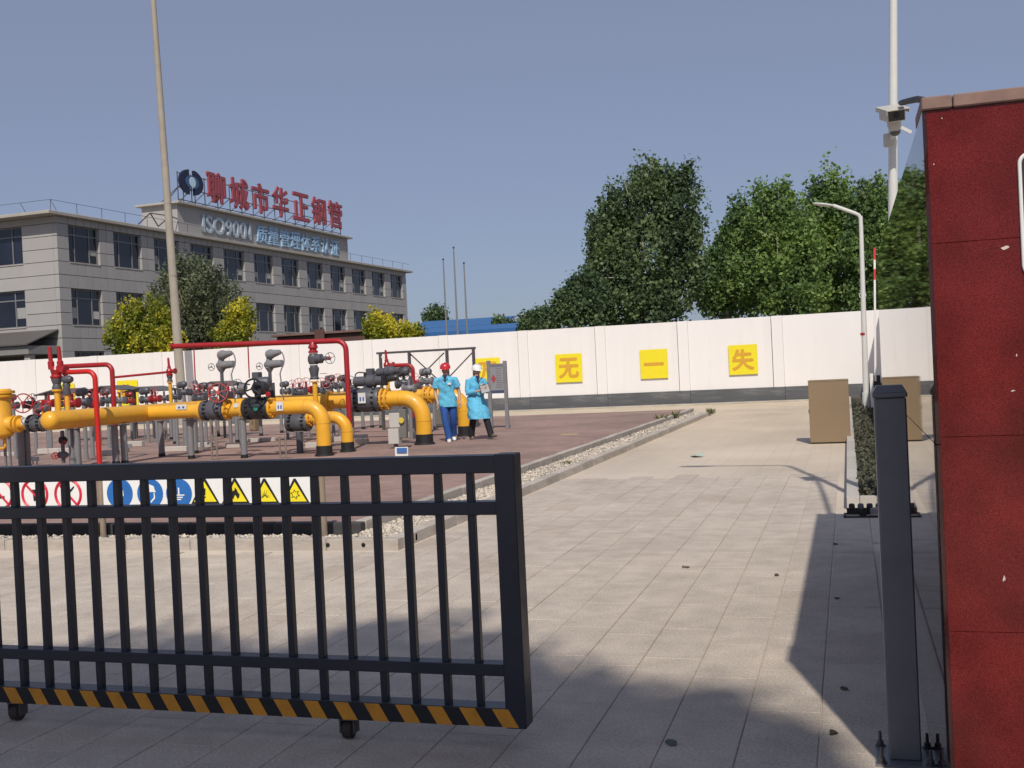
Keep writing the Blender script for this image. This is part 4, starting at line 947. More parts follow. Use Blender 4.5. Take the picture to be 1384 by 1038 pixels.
LABELW = mat('white_sticker', (.70, .70, .68), .6); BLUEP = mat('blue_print', (.03, .10, .35), .5)
def ball_valve(px0, px1, Y, zc, R, label, m=GRY, group='ball valves on the yellow pipes'):
    x0, x1 = X_(px0, 545, Y), X_(px1, 545, Y); L_ = x1 - x0
    t = thing('ball_valve', label, 'valve', ((x0 + x1) / 2, Y, zc - R), group=group)
    MB().rev((x0, Y, zc), (1, 0, 0), [(0, R * .95), (L_ * .04, R), (L_ * .14, R), (L_ * .16, R * .9), (L_ * .22, R * .92), (L_ * .35, R * 1.0), (L_ * .65, R * 1.0), (L_ * .78, R * .92), (L_ * .84, R * .9), (L_ * .86, R), (L_ * .96, R), (L_, R * .95)], 26).build('body', m, t)
    for q in (.19, .81): bolts((x0 + L_ * q, Y, zc), (1, 0, 0), R * .93, 14, .022, .07).build('bolt_ring', BOLT, t)['kind'] = 'stuff'
    MB().cyl(((x0 + x1) / 2, Y, zc + R * .8), ((x0 + x1) / 2, Y, zc + R * 1.35), R * .3).build('bonnet', m, t)
    return t, (x0 + x1) / 2, L_
def sticker(px, py, Y, wpx, hpx, parent, txt=None):
    s_ = mpp(px, py, Y); c = P(px, py, Y); MB().box(c.x - wpx * s_ / 2, c.x + wpx * s_ / 2, Y - .004, Y, c.z - hpx * s_ / 2, c.z + hpx * s_ / 2).build('sticker', LABELW, parent, smooth=False)
    if txt:                                # unreadable blue marks
        for q in (-.2, .2): MB().box(c.x + wpx * s_ * (q - .1), c.x + wpx * s_ * (q + .1), Y - .006, Y - .0045, c.z - hpx * s_ * .3, c.z + hpx * s_ * .1).build('mark', BLUEP, parent, smooth=False)

HX, HZ, HR = -13.75, 1.12, .172        # header running away from the gate
YB1, YL, YB2, YB3 = 19.5, 20.4, 22.0, 24.5
hcap = P(71, 570, 16.6); HY0 = 16.7
ZB = HZ
hp = thing('header_pipe', 'thick yellow gas header pipe with domed end cap pointing at the gate', 'pipe', (HX, 22, ZB - HR))
MB().tube([(HX, HY0, ZB), (HX, 31, ZB)], HR, 24).build('pipe', YEL, hp)
MB().rev((HX, HY0, ZB), (0, -1, 0), [(0, HR * 1.004), (.05, HR), (.10, HR * .88), (.14, HR * .62), (.158, HR * .3), (.162, .002)], 24).build('end_cap', YEL, hp)
def pipe_elbow(name, label, xs, xv, Y, z, r, bendr, flx=(), zend=PZ, m=YEL, coll=.2, group='yellow branch pipes'):
    t = thing(name, label, 'pipe', (xv, Y, zend), group=group)
    MB().tube(bend_path([(xs, Y, z), (xv, Y, z), (xv, Y, zend + .01)], bendr), r, 22).build('pipe', m, t)
    for c_, d_ in (((xv - bendr, Y, z), (1, 0, 0)), ((xv, Y, z - bendr), (0, 0, 1))): MB().ring(c_, d_, r - .001, .007, 24, 5).build('weld_seam', mat('weld_seam_paint', (.60, .30, .03), .6, var=.3), t)
    for fx in flx:
        f = flange(MB(), (fx, Y, z), (1, 0, 0), r, .05).build('flange', m, t); bolts((fx + .025, Y, z), (1, 0, 0), r * 1.25, 12, .016, .09).build('bolt_ring', m, f)['kind'] = 'stuff'
    if coll:
        MB().rev((xv, Y, zend), (0, 0, 1), [(0, r * 1.35), (.04, r * 1.3), (.05, r * 1.12), (coll, r * 1.1)], 20).build('collar', BLK, t)
    return t
# first branch
v1, v1x, v1l = ball_valve(275, 306, YB1, ZB, .20, 'grey ball valve with red handwheel on the front yellow branch')
v2, v2x, v2l = ball_valve(332, 366, YB1, ZB, .215, 'black gear operated ball valve with black handwheel on the front branch', mat('dark_valve_paint', (.03, .031, .036), .4, var=.15))
r1 = .142
bp1 = thing('branch_pipe', 'short yellow pipe from the header to the red-wheeled valve', 'pipe', (X_(245, 550, YB1), YB1, ZB - r1), group='yellow branch pipes')
MB().tube([(HX + .05, YB1, ZB), (X_(275, 550, YB1), YB1, ZB)], r1, 20).build('pipe', YEL, bp1)
bf = flange(MB(), (X_(275, 550, YB1) - .055, YB1, ZB), (1, 0, 0), r1, .05).build('flange', YEL, bp1)
sticker(245, 550, YB1 - r1 - .006, 14, 6, bp1, True)
bp2 = thing('branch_pipe', 'short yellow flanged spool between the two front valves', 'pipe', (X_(319, 550, YB1), YB1, ZB - r1), group='yellow branch pipes')
MB().tube([(X_(306, 550, YB1), YB1, ZB), (X_(332, 550, YB1), YB1, ZB)], r1, 20).build('pipe', YEL, bp2)
for fx in (X_(306, 550, YB1) + .002, X_(332, 550, YB1) - .056):
    f = flange(MB(), (fx, YB1, ZB), (1, 0, 0), r1, .05).build('flange', YEL, bp2); bolts((fx + .025, YB1, ZB), (1, 0, 0), r1 * 1.25, 12, .016, .09).build('bolt_ring', YEL, f)['kind'] = 'stuff'
sticker(320, 548, YB1 - r1 - .006, 9, 5, bp2)
e1_ = pipe_elbow('branch_pipe', 'front yellow elbow pipe bending down right of the black handwheel', X_(366, 550, YB1), X_(437, 580, YB1), YB1, ZB, r1, .34, (X_(366, 550, YB1) + .002,))
sticker(378, 549, YB1 - r1 - .006, 9, 11, e1_, True)
# wheel and gear of the first valve
wc = P(294.5, 531, YB1 - .38); handwheel(wc, (.45, -1, .25), .185, RED, v1, 6, .014, .2)
MB().box(wc.x - .07, wc.x + .09, YB1 - .22, YB1 + .06, wc.z - .12, wc.z + .02, .02).build('gearbox', GRY, v1, smooth=False)
# gear box, wheel and motor of the second
wc = P(342, 525, YB1 - .42); handwheel(wc, (.1, -1, .05), .18, BLK, v2, 3, .02, .2)
MB().rev((wc.x, YB1 - .28, wc.z), (0, 1, 0), [(0, .10), (.04, .14), (.22, .14), (.26, .09)], 18).build('gearbox', MATS['dark_valve_paint'], v2)
a = P(350, 519, YB1); MB().rev((a.x - .02, YB1, a.z + .02), (1, .1, 0), [(0, .08), (.02, .12), (.2, .12), (.24, .10), (.26, .06)], 18).build('motor', GRY, v2)
a = P(347, 507, YB1 + .1); MB().box(a.x - .07, a.x + .07, YB1 + .02, YB1 + .2, a.z - .08, a.z + .06, .012).build('terminal_box', GRY, v2, smooth=False)
a = P(325, 524, YB1 - .1); MB().rev((a.x - .06, YB1 - .05, a.z), (1, 0, 0), [(0, .05), (.02, .07), (.14, .07), (.16, .05)], 14).build('switch_box', LGR, v2)
a = P(363, 533, YB1 - .22); MB().rev(a, (0, -1, 0), [(0, .05), (.03, .055), (.05, .04)], 12).build('knob', RED, v2)
a = P(346, 552, YB1 - .24); MB().rev(a, (0, -1, 0), [(0, .05), (.02, .05), (.024, .03)], 14).build('nameplate', mat('green_nameplate', (.03, .22, .16), .4), v2)
# lower branch
zl = Z_(403, 571, YL)
v4, v4x, v4l = ball_valve(388, 417, YL, zl, .18, 'lower grey ball valve half hidden below the front elbow')
MB().cyl((v4x, YL, zl - .2), (v4x, YL, PZ), .07, n=14).build('pedestal', GRY, v4)
pipe_elbow('branch_pipe', 'lower yellow elbow pipe in front of the red riser', X_(417, 570, YL), X_(469, 585, YL), YL, Z_(445, 564, YL), .12, .3, (X_(418, 570, YL), X_(428, 570, YL)))
# second branch
z2 = Z_(455, 542, YB2)
v3, v3x, v3l = ball_valve(478, 516, YB2, z2, .265, 'large grey ball valve with white label and actuator on the second branch')
sticker(489, 538, YB2 - .275, 10, 13, v3, True)
bp3 = thing('branch_pipe', 'yellow pipe between the front elbow and the large grey valve', 'pipe', (X_(455, 545, YB2), YB2, z2 - .17), group='yellow branch pipes')
MB().tube([(HX + .05, YB2, z2), (X_(478, 545, YB2), YB2, z2)], .165, 20).build('pipe', YEL, bp3)
for fx in (X_(478, 545, YB2) - .06, X_(444, 545, YB2)): flange(MB(), (fx, YB2, z2), (1, 0, 0), .165, .05).build('flange', YEL, bp3)
pipe_elbow('branch_pipe', 'largest yellow elbow pipe with black foot left of the man', X_(516, 545, YB2), X_(573, 580, YB2), YB2, z2, .168, .5, (X_(517, 545, YB2), X_(523, 545, YB2)), coll=.22)
# actuator on the large valve
a = P(500, 515, YB2); MB().rev((a.x - .38, YB2, a.z), (1, 0, 0), [(0, .07), (.03, .11), (.3, .11), (.33, .14), (.5, .14), (.53, .1), (.72, .1), (.75, .06)], 18).build('actuator', GRY, v3)
MB().box(a.x + .32, a.x + .42, YB2 - .16, YB2 + .02, a.z - .11, a.z + .11, .02).build('actuator_cap', BLK, v3, smooth=False)
a2 = P(500, 503, YB2); MB().box(a2.x - .08, a2.x + .07, YB2 - .05, YB2 + .12, a2.z - .08, a2.z + .08, .012).build('terminal_box', GRY, v3, smooth=False)
MB().tube(bend_path([P(497, 504, YB2), P(481, 503, YB2), P(478, 518, YB2), P(483, 528, YB2)], .08), .015, 8).build('conduit', GRY, v3)
a = P(525, 503, YB2 + .1); MB().rev((a.x - .28, YB2 + .1, a.z), (1, -.15, .05), [(0, .06), (.04, .09), (.22, .09), (.26, .12), (.4, .12), (.46, .07), (.6, .06)], 16).build('booster', GRY, v3)
MB().cyl((v3x, YB2, z2 + .25), (v3x, YB2, a.z), .06).build('yoke', BLK, v3)
a = P(530, 512, YB2 - .1); MB().rev((a.x - .1, YB2 - .1, a.z), (1, 0, .15), [(0, .07), (.2, .075), (.24, .05)], 12).build('cylinder', mat('dark_steel_glossy', (.03, .03, .034), .3), v3)
# third branch
z3 = Z_(580, 534, YB3)
t = pipe_elbow('branch_pipe', 'rearmost yellow elbow pipe standing between the two workers', HX + .05, X_(628, 570, YB3), YB3, z3, .15, .4, (X_(574, 535, YB3), X_(581, 535, YB3)), coll=.24)
# supports
def support(px, py, ztop, label, w_=.10, dark=True):
    g_ = G(px, py, PZ); t = thing('pipe_support', label, 'support', (g_.x, g_.y, PZ), group='grey pipe support posts')
    MB().cyl((g_.x, g_.y, PZ + .04), (g_.x, g_.y, ztop - .02), w_ / 2, n=14).build('column', LGR, t)
    MB().cyl((g_.x, g_.y, PZ), (g_.x, g_.y, PZ + .07), w_ * .56, n=14).build('foot', BLK, t)
    MB().box(g_.x - w_ * .7, g_.x + w_ * .7, g_.y - w_ * .7, g_.y + w_ * .7, ztop - .02, ztop).build('saddle_plate', LGR, t, smooth=False)
for px, py, zt_, lab in ((30, 634, .93, 'grey support post left of the domed header end, nearer one'), (38, 633, .93, 'grey support post beside its twin left of the domed header end'), (24, 614, .95, 'dark support post furthest left behind the twin posts'),
                         (67, 609, .9, 'thin support post behind the domed header end'), (99, 632, .93, 'support post under the header, left of the red down pipe'), (106, 632, .93, 'second post of the pair left of the red down pipe'),
                         (157, 628, .93, 'support post of the pair right of the red down pipe'), (169, 627, .93, 'right post of the pair right of the red down pipe'), (219, 617, .93, 'support post below the join of header and branch'),
                         (232, 594, .9, 'far thin support post under the header'), (237, 600, .9, 'far support post next to the concrete pole foot'), (252, 606, .92, 'support post behind the one below the white sticker'),
                         (259, 620, .94, 'support post below the white sticker on the branch'), (264, 613, .92, 'dark support post just right of the sticker post'), (295, 590, .85, 'far support post below the red handwheel'),
                         (321, 598, .9, 'thin support post left of the spool post'), (330.5, 619, .96, 'support post below the spool between the two front valves'), (353, 589, .85, 'far support post below the black valve'),
                         (381, 585, .85, 'far support post left of the lower valve'), (491, 580, .9, 'dark far post below the large valve, leftmost of three'), (503, 578, .9, 'dark far post below the large valve, middle of three'), (515, 578, .9, 'dark far post below the large valve, rightmost of three')):
    support(px, py, zt_, lab, .13 if py > 603 else .10)
# small stake pairs
for k, (px, y0, y1) in enumerate(((287, 567, 622), (294, 567, 622), (379, 590, 620), (387, 590, 620), (202, 571, 598), (196, 571, 592))):
    g_ = G(px, y1, PZ); tt = thing('thin_conduit', ['thin conduit below the red-wheeled valve, left one', 'thin conduit below the red-wheeled valve, right one', 'thin pale conduit left of the lower valve', 'thin pale conduit just below the white sticker elbow', 'thin rod under the header, right of two', 'thin rod under the header, left of two'][k], 'conduit', (g_.x, g_.y, PZ))
    MB().cyl((g_.x, g_.y, PZ), (g_.x, g_.y, Z_(px, y0, g_.y)), .018, n=8).build('rod', STL, tt)
# ---- red vent pipes
def red_pipe(label, pts, r, m=RED, br=.14, name='vent_pipe'):
    pts = [Vector(p) for p in pts]; t = thing(name, label, 'pipe', pts[-1], group='red vent pipes'); MB().tube(bend_path(pts, br), r, 14).build('pipe', m, t); return t
RY = 20.9
zt = Z_(455, 461, RY); xa, xb = X_(233, 468, RY), X_(469, 500, RY)
loop = red_pipe('long overhead red vent pipe crossing above the valves and dropping at right', [(xa, RY, Z_(233, 468, RY)), (xb, RY, zt), (xb, RY, PZ)], .056, br=.2)
for px, ya, yb in ((262, 470, 516), (335, 464, 511)):
    MB().cyl(P(px, ya, RY), P(px + 2, yb, RY), .014, n=8).build('drop_rod', RED, loop)
MB().cyl(P(264, 514, RY), P(264, 519, RY), .035, .06, n=12).build('rod_cup', GRY, loop)
MB().cyl((xa - .005, RY, Z_(233, 468, RY)), (xa + .02, RY, Z_(233, 468, RY)), .07).build('end_flange', RED, loop)
# riser with gate valve under the loop
rx = X_(424, 490, RY); gv = thing('riser_valve', 'grey gate valve with small side handwheel hanging below the overhead red pipe', 'valve', (rx, RY, Z_(424, 545, RY)))
zz = lambda py: Z_(424, py, RY)
MB().rev((rx, RY, zz(545)), (0, 0, 1), [(0, .05), (zz(517) - zz(545), .05), (zz(516.5) - zz(545), .085), (zz(515) - zz(545), .085)], 16).build('stub', YEL, gv)
MB().rev((rx, RY, zz(513)), (0, 0, 1), [(0, .09), (.03, .1), (.06, .08), (.14, .09), (.2, .105), (.25, .105), (.255, .085), (zz(493.5) - zz(513), .08)], 16).build('lower_body', GRY, gv)
MB().rev((rx, RY, zz(492.5)), (0, 0, 1), [(0, .09), (.02, .1), (.07, .12), (.16, .12), (.2, .09), (zz(477.5) - zz(492.5), .085)], 16).build('upper_body', GRY, gv)
MB().rev((rx, RY, zz(477)), (0, 0, 1), [(0, .1), (.04, .1), (.05, .075), (.09, .075), (.1, .1), (zz(468.5) - zz(477), .1), (zz(461.5) - zz(477), .05)], 16).build('red_flange', RED, gv)
hc = P(446, 484, RY - .02); handwheel(hc, (1, -.7, 0), .115, LGR, gv, 4, .008, .05); MB().rev((rx, RY - .02, hc.z), (1, 0, 0), [(0, .08), (.1, .1), (.2, .1), (.22, .05), (hc.x - rx, .035)], 14).build('side_bonnet', GRY, gv)
MB().rev(hc - Vector((.06, 0, 0)), (1, 0, 0), [(0, .03), (.05, .045), (.08, .02)], 12).build('hub', RED, gv)
MB().beam(P(432, 505, RY), P(442, 505, RY), .012, .012).build('lever', STL, gv, smooth=False)
# ---- electric transmitters above the first branch
def transmitter(px, py, Y, label):
    c = P(px, py, Y); t = thing('transmitter', label, 'transmitter', (c.x, Y, ZB + .1), group='grey pressure transmitters')
    MB().rev((c.x - .03, Y, c.z + .14), (1, -.3, .12), [(0, .03), (.02, .09), (.1, .1), (.16, .08), (.34, .05), (.36, .02)], 14).build('display_head', LGR, t)
    MB().rev((c.x - .1, Y, c.z - .06), (1, -.15, .04), [(0, .04), (.03, .07), (.12, .09), (.18, .085), (.42, .07), (.44, .03)], 14).build('motor', LGR, t)
    MB().rev((c.x, Y, c.z - .2), (0, 0, 1), [(0, .04), (.08, .09), (.2, .07), (.3, .05)], 14).build('neck', LGR, t)
    MB().cyl((c.x, Y, ZB + .1), (c.x, Y, c.z - .2), .035).box(c.x - .08, c.x - .05, Y - .03, Y + .03, ZB + .1, c.z - .42).box(c.x + .05, c.x + .08, Y - .03, Y + .03, ZB + .1, c.z - .42).build('yoke', GRY, t)
    handwheel((c.x - .2, Y - .05, c.z - .08), (1, -.6, 0), .07, LGR, t, 3, .007, .1)
    MB().tube(arc((c.x + .34, Y - .1, c.z + .18), (c.x + .44, Y - .1, c.z), (c.x + .32, Y - .1, c.z - .15)) + [Vector((c.x + .28, Y - .1, c.z - .25)), Vector((c.x + .28, Y, ZB + .1))], .013, 7).build('cable', LGR, t)
transmitter(299, 490, YB1 + .35, 'grey transmitter head on a stalk above the red handwheel'); transmitter(364, 489, YB1 + .35, 'grey transmitter head on a stalk above the black handwheel')
# ---- left group: filter vessel, valve row, relief valves
YV = 17.4
vx = X_(2, 560, YV); vz = lambda py: Z_(5, py, YV)
fv = thing('filter_vessel', 'yellow upright filter vessel with flanged lid at the left edge', 'vessel', (vx, YV, PZ))
MB().rev((vx, YV, vz(594)), (0, 0, 1), [(0, .01), (.03, .12), (.07, .19), (.12, .22), (.35, .22), (.42, .19), (vz(537) - vz(594), .185)], 24).build('body', YEL, fv)
MB().rev((vx, YV, vz(537)), (0, 0, 1), [(0, .24), (.05, .25), (.055, .2), (.065, .2), (.07, .26), (.12, .26), (.13, .2), (.16, .18)], 24).build('lid', YEL, fv)
MB().tube(bend_path([(vx + .05, YV, vz(594)), (vx + .05, YV, vz(606)), (vx - .2, YV, vz(606))], .06), .025, 8).build('drain', YEL, fv)
for a in (0, 2.1, 4.2): MB().box(vx + .15 * math.cos(a) - .02, vx + .15 * math.cos(a) + .02, YV + .15 * math.sin(a) - .02, YV + .15 * math.sin(a) + .02, PZ, vz(580)).build('leg', LGR, fv, smooth=False)
zr0 = Z_(45, 572, YV)
MB().rev((vx + .12, YV, zr0), (1, 0, 0), [(0, .17), (.22, .09), (X_(19, 570, YV) - vx - .12, .09)], 16).build('nozzle', YEL, fv)
v5, v5x, v5l = ball_valve(39, 60, YV, zr0, .16, 'grey ball valve between the yellow vessel and the domed header end')
bp6 = thing('branch_pipe', 'short yellow pipe with white sticker between vessel and valve', 'pipe', (X_(30, 570, YV), YV, zr0 - .1), group='yellow branch pipes')
MB().tube([(X_(19, 570, YV), YV, zr0), (X_(40, 570, YV), YV, zr0)], .1, 16).build('pipe', YEL, bp6)
for fx in (X_(19, 570, YV), X_(24, 570, YV)): flange(MB(), (fx, YV, zr0), (1, 0, 0), .115, .04).build('flange', YEL, bp6)
sticker(32, 569, YV - .105, 7, 8, bp6)
handwheel(P(31, 545, YV - .3), (.35, -1, .1), .175, RED, v5, 5, .012, .22); a = P(36, 547, YV - .1); MB().box(a.x - .08, a.x + .12, YV - .16, YV + .06, a.z - .07, a.z + .07, .02).build('gearbox', BLK, v5, smooth=False)
v6 = thing('bypass_valve', 'small grey bypass valve with red handwheel next to the domed header end', 'valve', P(57, 560, YV - .1)); handwheel(P(56, 551, YV - .45), (.7, -1, .2), .14, RED, v6, 4, .01, .2)
a = P(58, 552, YV - .15); MB().rev((a.x - .14, YV - .15, a.z), (1, 0, 0), [(0, .06), (.02, .09), (.05, .09), (.07, .06), (.2, .06), (.22, .09), (.26, .09), (.28, .06)], 14).build('body', GRY, v6); MB().cyl(a, (a.x, YV - .1, zr0), .04).build('stem_pipe', YEL, v6)
def relief_valve(px, py, Y, label, zbase, big=1.0, spindles=1):
    c = P(px, py, Y); t = thing('relief_valve', label, 'valve', (c.x, Y, zbase), group='red spring relief valves')
    MB().rev((c.x, Y, zbase), (0, 0, 1), [(0, .05 * big), (c.z - zbase - .32 * big, .05 * big), (c.z - zbase - .31 * big, .085 * big), (c.z - zbase - .28 * big, .085 * big)], 14).build('stub', YEL, t)
    MB().rev((c.x, Y, c.z - .28 * big), (0, 0, 1), [(0, .075 * big), (.03, .08 * big), (.08 * big, .06 * big), (.15 * big, .085 * big), (.18 * big, .085 * big)], 14).build('isolation_body', GRY, t)
    MB().rev((c.x, Y, c.z - .1 * big), (0, 0, 1), [(0, .09 * big), (.03, .1 * big), (.06 * big, .075 * big), (.14 * big, .095 * big), (.2 * big, .07 * big)], 14).build('body', RED, t)
    for k in range(spindles):
        dx = (-.06 + .12 * k) * big if spindles > 1 else 0
        MB().rev((c.x + dx, Y + dx * .6, c.z + .05 * big), (-.05, 0, 1), [(0, .05 * big), (.12 * big, .052 * big), (.14 * big, .035 * big), (.32 * big, .032 * big), (.36 * big, .03 * big), (.38 * big, .012 * big)], 12).build('spring_cap', RED, t)
    MB().rev((c.x + .05, Y, c.z + .02), (1, 0, 0), [(0, .05 * big), (.1 * big, .06 * big), (.11 * big, .085 * big), (.15 * big, .085 * big)], 14).build('outlet', RED, t)
    return t, c
YR = 17.5
rv1, rc1 = relief_valve(76, 503, YR, 'tall twin red relief valves above the domed header end', ZB + .1, 1.15, 2)
a = P(90, 513, YR); MB().rev((a.x - .08, YR, a.z), (1, 0, 0), [(0, .05), (.03, .075), (.14, .08), (.2, .05)], 14).build('gauge', GRY, rv1)
a = P(90, 525, YR); MB().rev((a.x, YR, a.z - .12), (0, 0, 1), [(0, .07), (.03, .08), (.12, .06), (.18, .075), (.22, .06)], 14).build('side_body', GRY, rv1)
MB().cyl((a.x, YR, ZB + .1), (a.x, YR, a.z - .12), .045).build('side_stub', YEL, rv1)
red_pipe('bright red vent down pipe in front of the yellow header at left', [P(92, 503, YR), (X_(131, 560, YR), YR, Z_(100, 503, YR)), (X_(131, 560, YR), YR, PZ)], .047, br=.16, m=mat('bright_red_paint', (.55, .018, .015), .4, var=.08))
red_pipe('upper red vent pipe bending down behind the header, left of the wall board', [P(84, 495.5, 19.6), (X_(152.5, 520, 19.6), 19.6, Z_(120, 494, 19.6)), (X_(152.5, 520, 19.6), 19.6, .4)], .05, br=.16)
YR2 = 22.6
red_pipe('thin level red pipe running to the small red relief valve', [P(154, 510, YR2), P(226, 503, YR2)], .028, br=.05)
rv2, rc2 = relief_valve(229, 503, YR2, 'small red relief valve on orange legs beside the utility pole', ZB + .1, .8, 1)
YR3 = 25.5
rv3, rc3 = relief_valve(523, 495, YR3, 'red relief valve behind the actuator under the steel frame', ZB + .05, .95, 1)
red_pipe('small dark red loop pipe behind the steel frame', [P(532, 494, YR3), (X_(558, 494, YR3), YR3, Z_(540, 494, YR3)), (X_(558, 530, YR3), YR3, .6)], .05, br=.15)

# ---- rear rows: manifolds with small valves seen above the front pipes
def small_valve(px, py, Y, label, m=GRY, wheel=RED, s_=1.0, act=False, rz=0):
    c = P(px, py, Y); t = thing('small_valve', label, 'valve', (c.x, Y, PZ), group='small valves of the rear rows')
    MB().cyl((c.x, Y, PZ), (c.x, Y, c.z - .08 * s_), .045 * s_, n=10).build('riser', LGR, t)
    MB().rev((c.x - .16 * s_, Y, c.z), (1, 0, 0), [(0, .05 * s_), (.01, .1 * s_), (.05 * s_, .1 * s_), (.07 * s_, .06 * s_), (.16 * s_, .09 * s_), (.25 * s_, .06 * s_), (.27 * s_, .1 * s_), (.31 * s_, .1 * s_), (.32 * s_, .05 * s_)], 14).build('body', m, t)
    MB().cyl((c.x, Y, c.z + .05 * s_), (c.x, Y, c.z + .2 * s_), .03 * s_, n=8).build('bonnet', m, t)
    if act: MB().rev((c.x - .16 * s_, Y, c.z + .2 * s_), (1, -.2, .1), [(0, .05 * s_), (.03, .09 * s_), (.25 * s_, .09 * s_), (.3 * s_, .05 * s_)], 12).build('actuator', m, t)
    if wheel: handwheel((c.x + .05 * s_, Y - .12 * s_, c.z + .2 * s_), (.3, -1, .4), .11 * s_, wheel, t, 4, .008, .1)
    return t
for px, py, Y, lab, m, wl, s_, ac in (
    (98, 545, 19.2, 'red bodied valve right of the relief stack', RED, RED, 1.0, False), (113, 543, 20.2, 'blue-grey actuated valve left of the red down pipe', GRY, None, 1.0, True),
    (122, 546, 21.0, 'red flanged valve half behind the red down pipe', RED, RED, 1.0, False), (145, 541, 24.0, 'valve cluster under the middle small canopy', GRY, RED, 1.0, True),
    (198, 540, 26.0, 'grey actuated valve under the right small canopy', GRY, None, 1.1, True), (210, 539, 25.5, 'red valve under the right small canopy', RED, RED, 1.0, False),
    (237, 536, 23.5, 'small valve left of the utility pole foot', GRY, BLK, .9, False), (248, 530, 24.5, 'small actuated valve in front of the utility pole', GRY, None, .9, True),
    (263, 530, 25.0, 'small valve below the red drop rod', GRY, RED, .9, False), (276, 532, 24.0, 'small valve left of the red handwheel', GRY, BLK, .9, True),
    (405, 530, 24.0, 'valve left of the yellow riser stub', GRY, RED, 1.1, False), (435, 527, 25.0, 'valve with dark red wheel right of the yellow riser stub', GRY, RED, 1.0, False),
    (448, 522, 26.0, 'red and grey valve above the second branch pipe, left', GRY, RED, .95, True), (457, 520, 26.5, 'red and grey valve above the second branch pipe, middle', LGR, RED, .95, False),
    (466, 521, 27.0, 'valve just left of the red riser', GRY, BLK, .95, True), (546, 518, 25.0, 'grey round valve right of the big actuator', GRY, BLK, 1.3, True),
    (560, 522, 26.0, 'valve below the white brace', GRY, RED, 1.1, False), (577, 515, 26.5, 'valve behind the rear yellow flange', LGR, BLK, 1.1, True)):
    small_valve(px, py, Y, lab, m, wl, s_, ac)
for k, (px, py, Y) in enumerate(((18, 548, 21), (46, 548, 22.5), (66, 545, 23), (88, 546, 24.5), (133, 545, 25.5), (162, 541, 26), (176, 542, 27), (222, 538, 27), (270, 538, 22.3), (284, 532, 26), (309, 533, 23.5), (322, 529, 25.5), (386, 529, 25.5), (396, 528, 27), (414, 527, 26), (442, 529, 23.4), (474, 524, 25), (553, 525, 24), (566, 526, 27.5), (585, 525, 28))):
    small_valve(px, py, Y, 'small valve of the rear rows seen at ' + ['the left edge behind the yellow vessel', 'the left wheel group', 'the back of the domed header end', 'the back of the relief stack', 'the first red down pipe', 'the second vent pipe', 'the yellow wall board', 'the small red relief valve', 'the right end of the white sticker', 'the left of the red handwheel', 'the spool between the front valves', 'the left of the black handwheel', 'the white label elbow', 'the far side of the front elbow', 'the left of the riser stub', 'the join above the second branch', 'the right of the red riser', 'the gap right of the big actuator', 'the rear yellow flange', 'the left elbow of the man'][k], (GRY, LGR, RED, GRY)[k % 4], (RED, BLK, None, RED, RED)[k % 5], .85 + .1 * (k % 3), k % 3 == 0)
# header of the rear row
rh = thing('rear_manifold', 'yellow rear manifold pipe behind the front branches', 'pipe', (-15, 27.2, .9))
MB().tube([(X_(240, 540, 27.2), 27.2, 1.0), (X_(560, 540, 27.2), 27.2, 1.0)], .1, 14).build('pipe', YEL, rh)
# small gabled weather roofs on posts
CANM = mat('grey_sheet_roof', (.115, .115, .115), .6, var=.1)
def small_canopy(px0, px1, pye, pyr, Y, label, dep=1.2):
    a = P(px0, pye, Y); b = P(px1, pye, Y); zr_ = Z_((px0 + px1) / 2, pyr, Y + dep / 2); ze = (a.z + b.z) / 2; w_ = b.x - a.x
    t = thing('weather_canopy', label, 'canopy', ((a.x + b.x) / 2, Y + dep / 2, PZ), group='small gabled weather canopies'); xm = (a.x + b.x) / 2
    for (x0, z0, x1, z1) in ((a.x, ze, xm, zr_), (xm, zr_, b.x, ze)):
        MB().add([(x0, Y, z0), (x1, Y, z1), (x1, Y + dep, z1), (x0, Y + dep, z0), (x0, Y, z0 + .03), (x1, Y, z1 + .03), (x1, Y + dep, z1 + .03), (x0, Y + dep, z0 + .03)], [(0, 3, 2, 1), (4, 5, 6, 7), (0, 1, 5, 4), (1, 2, 6, 5), (2, 3, 7, 6), (3, 0, 4, 7)]).build('roof_sheet', CANM, t, smooth=False)
    for fx in (.22, .78):
        for fy in (.1, .9): MB().box(a.x + w_ * fx - .025, a.x + w_ * fx + .025, Y + dep * fy - .025, Y + dep * fy + .025, PZ, ze + (zr_ - ze) * .35).build('post', STEELD, t, smooth=False)
small_canopy(45, 104, 534, 527, 27, 'small gabled canopy behind the relief valve stack, leftmost'); small_canopy(110, 163, 529, 523, 27.5, 'small gabled canopy between the two red vent pipes')
small_canopy(165, 213, 530, 524, 28, 'small gabled canopy right of the red vent pipe before the board'); small_canopy(262, 308, 523, 517, 27, 'small gabled canopy behind the red handwheel')
